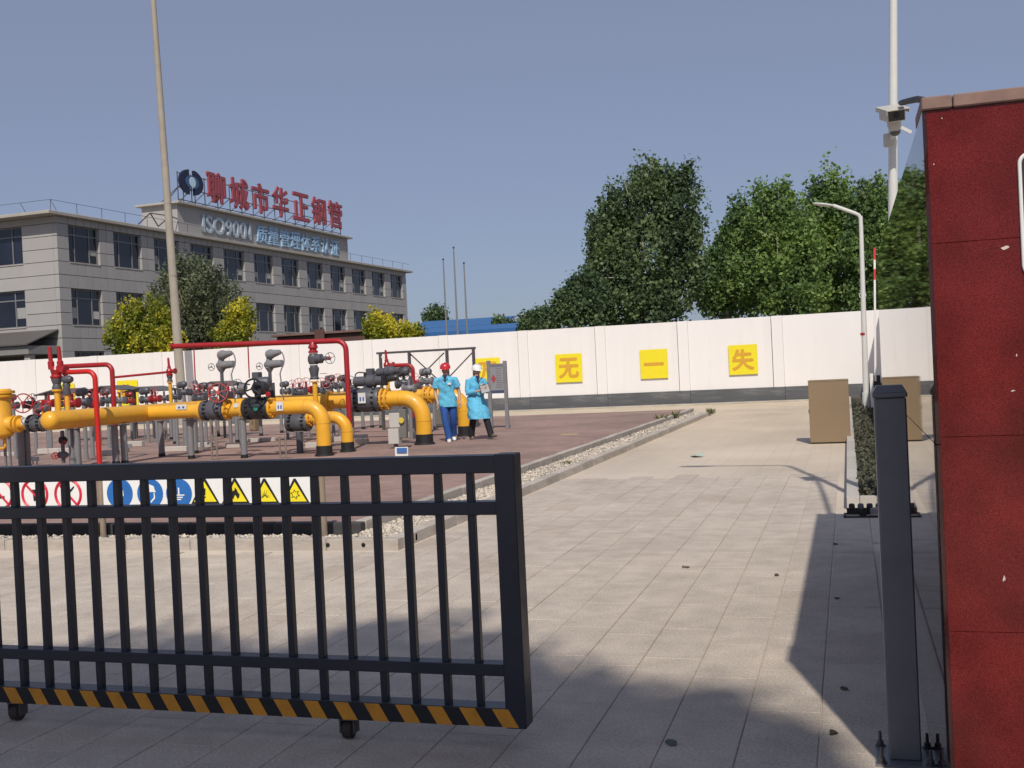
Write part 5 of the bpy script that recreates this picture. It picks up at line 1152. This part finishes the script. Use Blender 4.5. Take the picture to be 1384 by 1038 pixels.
# steel frame with cross bracing
YF = 28.6
sf = thing('open_gantry', 'bare grey steel gantry with diagonal braces behind the man in the red helmet', 'gantry', (X_(575, 520, YF), YF, PZ))
zt = Z_(575, 474, YF); fx = [X_(p, 480, YF) for p in (514, 553, 604, 640)]
MB().box(fx[0] - .1, fx[-1] + .06, YF - .045, YF + .045, zt - .03, zt + .03).build('top_beam', STEELD, sf, smooth=False)
for x_ in fx: MB().box(x_ - .032, x_ + .032, YF - .044, YF + .044, PZ, zt - .031).build('post', STEELD, sf, smooth=False)
for a, b in (((553, 477), (596, 517)), ((600, 477), (560, 517)), ((638, 477), (600, 517))): MB().beam(P(*a, YF + .06), P(*b, YF + .06), .03, .03).build('brace', STEELD, sf, smooth=False)
wb_ = thing('white_brace', 'white diagonal stay in front of the steel frame', 'stay', P(590, 528, YF - .3)); MB().beam(P(516, 482, YF - .3), P(590, 528, YF - .3), .05, .05).build('stay', WHT, wb_, smooth=False)
# grey cabinets
def cabinet(px0, px1, pyt, pyb, label, m, dep=.5, name='equipment_cabinet'):
    g0 = G(px0, pyb, PZ); Y = g0.y; x1 = X_(px1, pyb, Y); zt_ = Z_((px0 + px1) / 2, pyt, Y); t = thing(name, label, 'cabinet', ((g0.x + x1) / 2, Y + dep / 2, PZ))
    MB().box(g0.x, x1, Y, Y + dep, PZ + .02, zt_, .008).build('housing', m, t, smooth=False); MB().box(g0.x + .02, x1 - .02, Y + .02, Y + dep - .02, PZ, PZ + .02).build('plinth', STEELD, t, smooth=False)
    MB().box(g0.x + .03, x1 - .03, Y - .012, Y - .001, PZ + .06, zt_ - .04, .003).build('door', m, t, smooth=False); MB().box(x1 - .09, x1 - .07, Y - .03, Y - .012, (PZ + zt_) / 2 - .05, (PZ + zt_) / 2 + .05).build('handle', STEELD, t, smooth=False)
    return t
GB = mat('greenish_grey_paint', (.15, .15, .135), .6, var=.08)
cabinet(588, 611, 513, 577, 'tall grey cabinet behind the left shoulder of the man', GB, .6); cabinet(612, 640, 540, 575, 'low grey cabinet behind the workers', GB, .5)
cabinet(337, 345, 560, 583, 'small khaki cabinet in the distance below the black valve', KH, .4); cabinet(310, 330, 560, 573, 'low grey box far behind the spool', GB, .4)
# light grey control box on a stand with yellow gauge
cg = G(538, 606, PZ); YC = cg.y
cx_ = thing('control_box', 'pale grey control boxes on a stand with a yellow gauge before the big elbow', 'control box', (cg.x, YC, PZ))
PG = mat('pale_grey_box', (.50, .49, .46), .5, var=.05)
def pb_(px0, px1, py0, py1, d0, d1, name, m, bev=.008):
    a = P(px0, py1, YC); b = P(px1, py0, YC); return MB().box(a.x, b.x, YC + d0, YC + d1, a.z, b.z, bev).build(name, m, cx_, smooth=False)
pb_(527, 540, 579, 600, -.08, .12, 'lower_box', PG); pb_(527, 540, 558, 578, -.03, .12, 'upper_box', PG); pb_(540.3, 548, 553, 592, -.02, .1, 'side_box', GB); pb_(533, 537, 600, 606, -.02, .04, 'foot', STEELD, 0)
MB().rev(P(543, 568, YC - .03), (0, -1, 0), [(0, .05), (.03, .06), (.04, .06), (.041, .045)], 16).build('gauge', mat('brass_yellow', (.65, .5, .08), .3), cx_)
# small blue tag on a stake behind the gate rail
sgp = G(542, 640, PZ); tg_ = thing('marker_stake', 'small white stake with blue label rising above the gate top rail', 'marker', (sgp.x, sgp.y, PZ)); YT = sgp.y
def tb_(py0, py1, px0, px1, m, nm, d): 
    a = P(px0, py1, YT); b = P(px1, py0, YT); MB().box(a.x, b.x, YT + d, YT + d + .02, max(a.z, PZ), b.z, .002).build(nm, m, tg_, smooth=False)
tb_(604, 656, 536, 551, WHT, 'stake', 0); tb_(605, 612, 537, 550, mat('blue_tag', (.05, .16, .42), .5), 'label', -.021); tb_(650, 655, 538, 550, MATS['blue_tag'], 'label', -.021)
# low concrete plinths round the valve pits
PLN = mat('pale_plinth', (.50, .455, .42), .85, var=.12, scale=3, rnd=.1, dirt=(.33, .28, .25, .5), dscale=4)
def plinth(px0, px1, py, h, label, d=.14):
    g0 = G(px0, py, PZ); x1 = X_(px1, py, g0.y); n_ = max(1, int((x1 - g0.x) / .3)); t = thing('concrete_plinth', label, 'plinth', ((g0.x + x1) / 2, g0.y, PZ), group='low concrete plinths under the pipes')
    for k in range(n_):
        a = g0.x + (x1 - g0.x) * k / n_; b = g0.x + (x1 - g0.x) * (k + 1) / n_; MB().box(a + .006, b - .006, g0.y, g0.y + d, PZ, PZ + h, .01).build('block', PLN, t, smooth=False)
for px0, px1, py, h, lab in ((0, 28, 617, .1, 'low pale plinth at the left edge behind the twin posts'), (50, 95, 614, .13, 'low pale plinth below the domed header end'), (137, 158, 616, .12, 'low pale plinth right of the red down pipe'), (171, 192, 604, .14, 'small pale plinth between the header posts'),
                            (222, 252, 611, .12, 'low pale plinth left of the sticker post'), (265, 285, 605, .12, 'low pale plinth right of the sticker post'), (304, 324, 606, .12, 'low pale plinth left of the spool post'), (333, 372, 598, .1, 'long pale plinth below the black valve'),
                            (412, 432, 606, .12, 'pale plinth beside the front elbow foot'), (432, 462, 598, .12, 'pale plinth between the two yellow elbows'), (479, 496, 601, .12, 'pale plinth right of the lower elbow'), (548, 562, 592, .14, 'pale plinth behind the control box'), (150, 172, 594, .08, 'far pale plinth under the header')):
    plinth(px0, px1, py, h, lab)
# dark marker plates
for px0, px1, py, lab in ((470, 497, 590, 'dark plate on thin legs right of the lower elbow'), (41, 52, 620, 'dark plate beside the twin posts at left'), (160, 178, 603, 'pale green plate beside the header posts')):
    g0 = G((px0 + px1) / 2, py + 8, PZ); t = thing('marker_plate', lab, 'plate', (g0.x, g0.y, PZ)); a = P(px0, py, g0.y); b = P(px1, py, g0.y); m = GRY if 'dark' in lab else LGR
    MB().box(a.x, b.x, g0.y, g0.y + .02, a.z - .05, a.z + .04, .003).build('plate', m, t, smooth=False)
    for q in (.25, .75): MB().box(a.x + (b.x - a.x) * q - .012, a.x + (b.x - a.x) * q + .012, g0.y + .002, g0.y + .018, PZ, a.z - .05).build('leg', STEELD, t, smooth=False)
# drain valve with two small wheels below the header end
dv = thing('drain_valve', 'small dark drain valve with two red handwheels below the domed header end', 'valve', G(80, 628, PZ)); YD = 17.2
MB().cyl(P(84, 582, YD), P(86, 626, YD), .035).build('pipe', GRY, dv)
MB().rev(P(81, 595, YD), (1, 0, 0), [(0, .03), (.02, .07), (.1, .07), (.14, .04)], 12).build('upper_body', BLK, dv); MB().rev(P(79, 615, YD), (1, 0, 0), [(0, .03), (.02, .06), (.14, .07), (.2, .04)], 12).build('lower_body', GRY, dv)
handwheel(P(87, 598, YD - .1), (.2, -1, 0), .035, RED, dv, 3, .008, .08); handwheel(P(74.5, 616, YD - .1), (.5, -1, 0), .06, RED, dv, 4, .009, .1)

# ---- warning boards on steel posts along the front kerb
YS = 9.86
def zb(py, px=250): return Z_(px, py, YS)
bt, bb = zb(640), zb(690)
SWHT = mat('white_sign_sheet', (.80, .80, .79), .4, var=.03); SRD = mat('sign_red_print', (.62, .02, .05), .4); SBL = mat('sign_blue_print', (.02, .14, .45), .4); SYE = mat('sign_yellow_print', (.86, .72, .02), .4); SBK = mat('sign_black_print', (.012, .012, .012), .4)
postm = mat('tan_post_metal', (.36, .29, .22), .4, metal=.4, var=.1)
def sign_board(px0, px1, label):
    a = X_(px0, 665, YS); b = X_(px1, 665, YS); t = thing('warning_board', label, 'sign', ((a + b) / 2, YS, 0), group='white warning boards behind the gate')
    MB().box(a, b, YS, YS + .02, bb, bt, .003).build('panel', SWHT, t, smooth=False)
    for x_ in (a - .035, b + .035): MB().cyl((x_, YS + .02, .0), (x_, YS + .02, bt + .03), .032, n=14).build('post', postm, t)
    return t
def zz_(): return YS - .0015
def disc(px, R, m, parent, nm='disc', y=0.0, py=668):
    c = P(px, py, YS); MB().prism([(R * math.cos(6.283 * k / 28), R * math.sin(6.283 * k / 28)) for k in range(28)], (c.x, YS - .001 - y, c.z), (1, 0, 0), (0, 0, 1), (0, -1, 0), .0015).build(nm, m, parent, smooth=False); return c
def poly(c, pts, m, parent, nm, y=.004):
    MB().prism(pts, (c.x, YS - y, c.z), (1, 0, 0), (0, 0, 1), (0, -1, 0), .0015).build(nm, m, parent, smooth=False)
sL = sign_board(-70, 121, 'white board with red prohibition circles behind the gate at left'); sR = sign_board(139, 430, 'white board with blue circles and yellow warning triangles behind the gate')
RS = 18.5 * mpp(45, 668, YS)
for k, px in enumerate((-48, 0, 47, 92)):
    c = P(px, 668, YS); MB().ring((c.x, YS - .001, c.z), (0, 1, 0), RS * .9, RS * .1, 30, 4).build('red_ring', SRD, sL, smooth=False)
    q = RS * .62; poly(c, [(-q - .01, q - .006), (-q + .006, q + .01), (q + .01, -q + .006), (q - .006, -q - .01)], SRD, sL, 'red_bar', .006)
    if k == 3:
        poly(c, [(-.02, .02), (.0, .055), (.03, .045), (.075, .085), (.085, .075), (.05, .035), (.03, .02)], SBK, sL, 'pictogram', .004); poly(c, [(-.08, -.07), (-.075, -.03), (-.03, -.04), (.02, -.06), (.025, -.075), (-.03, -.085)], SBK, sL, 'pictogram', .004)
    elif k == 2: poly(c, [(-.015, -.07), (-.02, .02), (-.035, .03), (-.03, .05), (.03, .05), (.035, .03), (.02, .02), (.015, -.07)], SBK, sL, 'pictogram', .004)
    else: poly(c, [(-.07, -.045), (-.07, -.02), (.06, -.02), (.06, -.045)], SBK, sL, 'pictogram', .004)
for k, px in enumerate((162, 203, 242)):
    RB = 17.5 * mpp(px, 667, YS); c = disc(px, RB, SBL, sR, 'blue_disc', py=667)
    if k == 0: poly(c, [(-.03, -.1), (-.045, .02), (-.02, .05), (-.02, .08), (.0, .09), (.02, .08), (.02, .05), (.045, .03), (.05, -.03), (.03, -.02), (.02, -.1)], SWHT, sR, 'pictogram')
    elif k == 1: poly(c, [(-.06, .03), (-.05, .075), (0, .095), (.05, .075), (.06, .03), (.07, .025), (.07, .015), (-.07, .015), (-.07, .025)], SWHT, sR, 'pictogram'); poly(c, [(.045, .01), (.055, .01), (.06, -.05), (.01, -.095), (.0, -.085), (.045, -.04)], SWHT, sR, 'pictogram')
    else:
        poly(c, [(-.008, -.01), (-.008, .06), (.008, .06), (.008, -.01)], SWHT, sR, 'pictogram')
        for q, wq in ((-.022, .065), (-.045, .045), (-.066, .025)): poly(c, [(-wq, q), (wq, q), (wq, q + .012), (-wq, q + .012)], SWHT, sR, 'pictogram')
for k, px in enumerate((277, 318, 358, 399)):
    s_ = mpp(px, 664, YS); c = P(px, 664, YS); hh = 15.5 * s_; wq = 19.5 * s_
    poly(c, [(-wq, -hh), (wq, -hh), (wq * .97, -hh * .93), (.012, hh), (-.012, hh), (-wq * .97, -hh * .93)], SBK, sR, 'black_triangle', .001)
    poly(c, [(-wq * .78, -hh * .8), (wq * .78, -hh * .8), (0, hh * .74)], SYE, sR, 'yellow_triangle', .0028)
    yy = .0046
    if k == 0: poly(c, [(-.012, .03), (-.006, -.04), (.006, -.04), (.012, .03)], SBK, sR, 'pictogram', yy); poly(c, [(-.009, -.068), (.009, -.068), (.009, -.052), (-.009, -.052)], SBK, sR, 'pictogram', yy)
    elif k == 1: poly(c, [(-.045, -.06), (-.052, -.03), (-.03, -.005), (-.022, .012), (-.008, .005), (0, .04), (.022, .015), (.03, -.008), (.05, -.03), (.045, -.06), (.025, -.078), (.012, -.05), (0, -.035), (-.014, -.055), (-.02, -.078)], SBK, sR, 'pictogram', yy)
    elif k == 2:
        for a in range(9):
            an = R_(15 + a * 19); l0, l1 = .02, random.uniform(.05, .075); d = (math.cos(an), math.sin(an)); n2 = (-d[1] * .004, d[0] * .004)
            if a * 19 + 15 > 60 and a * 19 + 15 < 120: l1 += .02
            else: l1 *= .85
            poly(c, [(d[0] * l0 + n2[0], -.068 + d[1] * l0 + n2[1]), (d[0] * l0 - n2[0], -.068 + d[1] * l0 - n2[1]), (d[0] * l1, -.068 + d[1] * l1)], SBK, sR, 'pictogram', yy)
    else:
        pts = []
        for a in range(12):
            an = 6.283 * a / 12 + .2; r_ = .058 if a % 2 else .03; pts.append((r_ * math.cos(an), -.03 + r_ * .9 * math.sin(an)))
        poly(c, pts, SBK, sR, 'pictogram', yy); poly(c, [(x_ * .72, -.03 + (y_ + .03) * .72) for x_, y_ in pts], SYE, sR, 'pictogram', yy + .0012)

# ---- notice board by the woman
YN = 27.2
nb_ = thing('notice_board', 'grey notice board on two steel posts beside the woman in the white helmet', 'notice board', (X_(672, 540, YN), YN, PZ))
for px in (662, 684):
    x_ = X_(px, 530, YN); MB().box(x_ - .045, x_ + .045, YN - .04, YN + .04, PZ, Z_(px, 487.5, YN), .005).build('post', postm if False else LGR, nb_, smooth=False)
a = P(664, 532, YN); b = P(682, 491, YN)
MB().box(a.x, b.x, YN - .03, YN + .02, a.z, b.z, .004).build('panel', mat('grey_notice_sheet', (.26, .26, .28), .5, var=.05), nb_, smooth=False)
MB().box(a.x, b.x, YN - .034, YN - .031, a.z, a.z + .08).build('blue_strip', mat('navy_strip', (.06, .07, .14), .5), nb_, smooth=False); MB().box(a.x, b.x, YN - .034, YN - .031, b.z - .08, b.z).build('header_strip', mat('notice_header', (.17, .17, .19), .5), nb_, smooth=False)
dc = P(667.5, 512, YN); q = .07; MB().prism([(0, -q * 1.6), (q, 0), (0, q * 1.6), (-q, 0)], (dc.x, YN - .031, dc.z), (1, 0, 0), (0, 0, 1), (0, -1, 0), .003).build('red_diamond', mat('notice_red', (.35, .06, .07), .5), nb_, smooth=False)
for k in range(9):
    zq = b.z - .14 - k * .06; MB().box(a.x + .16, b.x - .04 - random.uniform(0, .08), YN - .0325, YN - .0305, zq, zq + .018).build('text_line', mat('notice_text', (.15, .15, .16), .6), nb_, smooth=False)
tag(MB().box(G(770, 587, PZ).x - .2, G(770, 587, PZ).x + .2, G(770, 587, PZ).y - .12, G(770, 587, PZ).y + .12, PZ + .0005, PZ + .006).build('yellow_mark', mat('faded_yellow_paint', (.5, .4, .2), .8), smooth=False), 'faded yellow painted patch on the red platform', 'paint mark')

# ================================================================ PEOPLE
SKIN = mat('skin', (.52, .32, .225), .55, var=.06); HAIR = mat('black_hair', (.010, .009, .008), .6)
def person(label, loc, rz, J, top, trousers, shoe, helmet, coat_hem=None, sleeve=.5, dark_inner=True, scale=1.0):
    """J: joints in the person's own space, facing -Y; clothes are children of the person"""
    t = thing('person', label, 'person', loc, rz)
    Mx = XF[t.name] @ Matrix.Scale(scale, 4)
    J = {k: Vector(v) for k, v in J.items()}
    W = lambda mb: (setattr(mb, 'v', [tuple(Mx @ Vector(v)) for v in mb.v]), mb)[1]
    # --- continuous body grown over the skeleton
    vs, es, rs = [], [], []
    def add(p, r, par=None):
        vs.append(Vector(p)); rs.append(r if isinstance(r, tuple) else (r, r))
        if par is not None: es.append((par, len(vs) - 1))
        return len(vs) - 1
    pel = add(J['pelvis'], (.13, .10)); sp = add(J['pelvis'].lerp(J['neck'], .45), (.13, .09), pel); ch = add(J['pelvis'].lerp(J['neck'], .72), (.12, .085), sp)
    nk = add(J['neck'], .055, ch); hb = add(J['head'] + Vector((0, .01, -.06)), (.062, .07), nk); hm = add(J['head'] + Vector((0, 0, .0)), (.075, .09), hb); ht = add(J['head'] + Vector((0, .012, .08)), (.07, .082), hm)
    add(J['head'] + Vector((0, -.108, -.012)), .012, hm)                       # nose
    add(J['head'] + Vector((.086, .012, -.01)), .012, hm); add(J['head'] + Vector((-.086, .012, -.01)), .012, hm)   # ears
    add(J['head'] + Vector((0, -.075, -.085)), .028, hb)                       # chin
    for s_ in 'RL':
        sh = add(J['shoulder' + s_] + Vector((0, 0, -.02)), .042, ch); el = add(J['elbow' + s_], .04, add(J['shoulder' + s_].lerp(J['elbow' + s_], .5), .047, sh))
        wr = add(J['wrist' + s_], .026, add(J['elbow' + s_].lerp(J['wrist' + s_], .4), .037, el))
        hd = (J['hand' + s_] - J['wrist' + s_]); L_ = hd.length; hd.normalize()
        side = J.get('palm' + s_, Vector((0, 1, 0))); side = (side - hd * side.dot(hd)).normalized(); nrm = hd.cross(side)
        pm = add(J['wrist' + s_] + hd * .05, (.034, .02), wr); pe = add(J['wrist' + s_] + hd * .085, (.036, .018), pm)
        for k, ln in enumerate((.068, .078, .072, .056)):
            b_ = J['wrist' + s_] + hd * .088 + side * (.027 - .018 * k); c1 = nrm * (.012 + .003 * k)
            f1 = add(b_ + hd * ln * .5 + c1 * .4, .0085, pe); add(b_ + hd * ln * .9 + c1 * 1.6, .0075, f1)
        t1_ = add(J['wrist' + s_] + hd * .045 + side * .045, .011, pm); add(J['wrist' + s_] + hd * .085 + side * .06 + nrm * .01, .009, t1_)
        hp_ = add(J['hip' + s_], .085, pel); kn = add(J['knee' + s_], .055, add(J['hip' + s_].lerp(J['knee' + s_], .5), .072, hp_))
        an = add(J['ankle' + s_], .03, add(J['knee' + s_].lerp(J['ankle' + s_], .35), .052, kn)); add(J['ankle' + s_].lerp(J['toe' + s_], .8), .018, an)
    me = bpy.data.meshes.new('body'); me.from_pydata(vs, es, []); ob = bpy.data.objects.new('body', me); col.objects.link(ob)
    sk = ob.modifiers.new('skin', 'SKIN'); sk.use_smooth_shade = True; sk.branch_smoothing = .4
    for i, d in enumerate(me.skin_vertices[0].data): d.radius = rs[i]; d.use_root = (i == 0)
    sb = ob.modifiers.new('sub', 'SUBSURF'); sb.levels = sb.render_levels = 1
    bpy.context.view_layer.update()
    bme = bpy.data.meshes.new_from_object(ob.evaluated_get(bpy.context.evaluated_depsgraph_get())); bpy.data.objects.remove(ob)
    bme.transform(Mx); link(bme, 'body', SKIN, t)
    # --- garments
    def limb(pts, rad, n=14):
        r = []; m_ = MB(); pts = [Vector(p) for p in pts]
        m_.tube(pts, rad, n); return W(m_)
    def spine_ring(z, wx, wy, cx_=None, cy_=None):
        a, b_ = J['pelvis'], J['neck']; q = (z - a.z) / (b_.z - a.z); c = a.lerp(b_, max(-.6, q)); c.z = z
        if cx_ is not None: c.x = cx_
        if cy_ is not None: c.y = cy_
        return (c, (wx, 0, 0), (0, wy, 0))
    zn = J['neck'].z; zp = J['pelvis'].z
    for s_ in 'RL':
        h_, k_, a_ = J['hip' + s_], J['knee' + s_], J['ankle' + s_]
        limb([h_ + Vector((0, 0, .08)), h_.lerp(k_, .25), h_.lerp(k_, .6), k_, k_.lerp(a_, .35), k_.lerp(a_, .75), a_ + Vector((0, -.01, -.02))], [.088, .098, .086, .075, .076, .072, .074], 14).build('trouser_leg', trousers, t)
        tv = (J['toe' + s_] - a_); fl = Vector((tv.x, tv.y, 0)); fl = fl.normalized() if fl.length > 0 else Vector((0, -1, 0)); tip = J['toe' + s_]
        heel = a_ - fl * .06; sdv = fl.cross(Vector((0, 0, 1))); up_ = sdv.cross((tip - heel).normalized())
        base = lambda q: heel.lerp(tip, q) + up_ * (-.035 if q < .9 else -.02)
        upv = up_
        W(MB().loft([(base(-.05) + upv * .03, sdv * .02, upv * .02), (base(.1) + upv * .02, sdv * .038, upv * .05), (base(.45) + upv * .02, sdv * .042, upv * .05), (base(.8) + upv * .01, sdv * .048, upv * .036), (base(1.15) + upv * .0, sdv * .04, upv * .028), (base(1.3), sdv * .015, upv * .012)], 12)).build('shoe', shoe, t)
    hipx = (J['hipR'].x + J['hipL'].x) / 2
    W(MB().loft([spine_ring(zp - .1, .12, .085), spine_ring(zp - .04, .165, .108), spine_ring(zp + .08, .168, .108), spine_ring(zp + .18, .155, .1)], 18)).build('trouser_seat', trousers, t)
    shl = abs(J['shoulderR'].x - J['shoulderL'].x) / 2
    if coat_hem is None:
        rings = [spine_ring(zp - .16, .208, .152), spine_ring(zp - .02, .198, .145), spine_ring(zp + .12, .172, .122), spine_ring(zp + .3, .18, .125), spine_ring(zn - .16, .192, .125), spine_ring(zn - .075, shl - .005, .105), spine_ring(zn - .045, shl - .05, .095), spine_ring(zn - .015, .095, .08), spine_ring(zn + .022, .066, .064)]
    else:
        mid = (J['kneeR'] + J['kneeL']) / 2
        rings = [spine_ring(coat_hem, .255, .235, mid.x * .9, mid.y * .9), spine_ring(coat_hem + .2, .24, .205, mid.x * .6, mid.y * .5), spine_ring(zp - .05, .215, .165), spine_ring(zp + .03, .198, .15), spine_ring(zp + .12, .168, .122), spine_ring(zp + .3, .178, .128), spine_ring(zn - .16, .182, .124), spine_ring(zn - .075, shl - .005, .104), spine_ring(zn - .045, shl - .05, .094), spine_ring(zn - .015, .092, .08), spine_ring(zn + .022, .064, .062)]
    fine = []
    for i_ in range(len(rings) - 1):
        for q_ in (0, .25, .5, .75): fine.append(tuple(Vector(A_).lerp(Vector(B_), q_) for A_, B_ in zip(rings[i_], rings[i_ + 1])))
    fine.append(rings[-1]); bmx = W(MB().loft(fine, 44, cap=False))
    # soft folds
    for i, v in enumerate(bmx.v):
        x_, y_, z_ = v; f = .008 * math.sin(z_ * 34 + x_ * 28 + y_ * 19) + .006 * math.sin(z_ * 21 - x_ * 60 + y_ * 30) + .004 * math.sin(x_ * 90 + y_ * 70); bmx.v[i] = (x_ + f, y_ + f * .8, z_)
    tp = bmx.build('coat' if coat_hem else 'shirt', top, t, ang=60)
    for s_ in 'RL':
        a, b_, c = J['shoulder' + s_], J['elbow' + s_], J['wrist' + s_]; inn = Vector((-.04 if a.x > 0 else .04, 0, -.01))
        if sleeve < 1: pts = [a + inn * 2.6 + Vector((0, 0, .012)), a + inn * 1.2 + Vector((0, 0, .006)), a + Vector((0, 0, -.005)), a.lerp(b_, .3), a.lerp(b_, .62), a.lerp(b_, .64)]; rd = [.045, .062, .068, .07, .078, .066]
        else: pts = [a + inn * 2.6 + Vector((0, 0, .012)), a + inn * 1.2 + Vector((0, 0, .006)), a + Vector((0, 0, -.005)), a.lerp(b_, .4), a.lerp(b_, .85), b_, b_.lerp(c, .3), b_.lerp(c, .72)]; rd = [.045, .06, .066, .066, .064, .064, .06, .056]
        limb(pts, rd, 14).build('sleeve', top, t)
    # collar, dark undershirt V, badge, placket
    nk_ = J['neck']
    W(MB().prism([(-.05, .035), (.05, .035), (0, -.14)], nk_ + Vector((0, -.112, -.01)), (1, 0, 0), (0, .12, 1), (0, -1, 0), .012)).build('undershirt', mat('navy_undershirt', (.02, .025, .06), .8), t, smooth=False)
    for q in (-1, 1): W(MB().prism([(q * .022, .03), (q * .062, .02), (q * .06, -.035), (q * .012, -.085)], nk_ + Vector((0, -.106, -.01)), (1, 0, 0), (0, .18, 1), (0, -1, 0), .012)).build('collar', top, t, smooth=False)
    W(MB().box(J['neck'].x + .055, J['neck'].x + .12, J['neck'].y - .132, J['neck'].y - .122, zn - .19, zn - .15)).build('badge', WHT, t, smooth=False)
    # head: hair, eyes, mouth, helmet
    H = J['head']
    W(MB().rev(H + Vector((0, .034, -.06)), (0, .08, 1), [(0, .05), (.03, .074), (.09, .08), (.13, .078), (.16, .04)], 16)).build('hair', HAIR, t)
    for q in (-1, 1):
        W(MB().rev(H + Vector((q * .031, -.082, .012)), (0, -1, 0), [(0, .011), (.006, .010), (.009, .004)], 8)).build('eye', BLK, t)
    W(MB().box(H.x - .022, H.x + .022, H.y - .096, H.y - .086, H.z - .062, H.z - .054, .002)).build('mouth', mat('lips', (.22, .07, .06), .6), t, smooth=False)
    ho = H + Vector((0, .008, .045)); tilt = Vector((0, -.10, 1)).normalized()
    hm_ = W(MB().rev(ho, tilt, [(0, .118), (.012, .116), (.05, .112), (.085, .098), (.11, .072), (.124, .04), (.128, .004)], 22)).build('helmet', helmet, t)
    W(MB().loft([(ho + Vector((0, -.105, -.004)), (.085, 0, 0), (0, .02, .006)), (ho + Vector((0, -.135, -.014)), (.075, 0, 0), (0, .02, .006)), (ho + Vector((0, -.165, -.022)), (.04, 0, 0), (0, .006, .003))], 12)).build('brim', helmet, hm_)
    W(MB().box(H.x - .012, H.x + .012, ho.y - .09, ho.y + .09, ho.z + .112, ho.z + .134, .004)).build('ridge', helmet, hm_, smooth=False)
    return t
SKYB = mat('sky_blue_cotton', (.12, .47, .70), .85, var=.28, scale=11, bump=.8, bscale=16); JEAN = mat('blue_trousers', (.02, .085, .32), .8, var=.15, scale=8, bump=.4, bscale=16)  # uneven sky blue stands in for the light and dark of cloth folds
BLKT = mat('black_trousers', (.012, .012, .016), .8, var=.2); WSH = mat('white_shoe', (.7, .7, .68), .6); DSH = mat('dark_shoe_pale_sole', (.10, .09, .085), .6)
REDH = mat('red_helmet', (.55, .02, .035), .3, coat=.3); WHTH = mat('white_helmet', (.8, .8, .8), .3, coat=.3)
gm = G(608, 597, PZ); face = math.atan2(-gm.x, gm.y)
person('man in red helmet, sky blue short sleeved shirt and blue trousers, arms hanging', (gm.x, gm.y, PZ), face - R_(4), dict(
    pelvis=(-.01, .02, .92), neck=(-.03, -.02, 1.43), head=(-.02, -.06, 1.545), shoulderR=(-.225, -.01, 1.355), shoulderL=(.175, .0, 1.355),
    elbowR=(-.275, .03, 1.085), elbowL=(.25, .05, 1.09), wristR=(-.215, -.09, .86), wristL=(.265, -.02, .85), handR=(-.2, -.15, .72), handL=(.26, -.06, .70), palmR=(.3, -1, 0), palmL=(-.3, -1, 0),
    hipR=(-.095, .02, .88), hipL=(.085, .03, .88), kneeR=(-.075, -.07, .48), kneeL=(.09, .06, .49), ankleR=(-.01, -.02, .085), ankleL=(.075, .30, .16), toeR=(.0, -.16, .04), toeL=(.09, .22, .06)),
    SKYB, JEAN, WSH, REDH, None, .5)
gw = G(648, 594, PZ); face = math.atan2(-gw.x, gw.y)
person('woman in white helmet and long sky blue coat walking while reading a clipboard', (gw.x, gw.y, PZ), face + R_(22), dict(
    pelvis=(-.02, .04, .90), neck=(-.02, .0, 1.375), head=(.0, -.05, 1.485), shoulderR=(-.2, .0, 1.30), shoulderL=(.165, .0, 1.30),
    elbowR=(-.235, -.02, 1.04), elbowL=(.22, -.02, 1.06), wristR=(-.045, -.215, 1.07), wristL=(.16, -.235, 1.10), handR=(.04, -.26, 1.09), handL=(.10, -.30, 1.13), palmR=(0, 0, 1), palmL=(0, 0, 1),
    hipR=(-.1, .04, .86), hipL=(.07, .03, .86), kneeR=(-.10, .06, .47), kneeL=(.12, -.14, .49), ankleR=(-.11, .20, .09), ankleL=(.19, -.22, .10), toeR=(-.11, .08, .035), toeL=(.23, -.36, .10)),
    SKYB, BLKT, DSH, WHTH, .46, 1.0)
cbx = Matrix.Translation(Vector((gw.x, gw.y, PZ))) @ Matrix.Rotation(face + R_(22), 4, 'Z')
q = MB().box(-.11, .11, -.15, .15, -.006, .006, .003); Mq = cbx @ Matrix.Translation((.07, -.285, 1.115)) @ Euler((R_(38), R_(-12), R_(-20))).to_matrix().to_4x4()
q.v = [tuple(Mq @ Vector(v)) for v in q.v]
ct = thing('clipboard', 'dark grey clipboard held in both hands by the woman in the white helmet', 'clipboard', Mq.translation)
q.build('board', mat('clipboard_grey', (.10, .10, .11), .5), ct, smooth=False)
q = MB().box(-.09, .09, -.14, .12, .0065, .008); q.v = [tuple(Mq @ Vector(v)) for v in q.v]; q.build('paper', mat('grey_paper', (.35, .35, .36), .8), ct, smooth=False)
q = MB().box(-.04, .04, .11, .145, .0065, .018, .003); q.v = [tuple(Mq @ Vector(v)) for v in q.v]; q.build('clip', STEELD, ct, smooth=False)
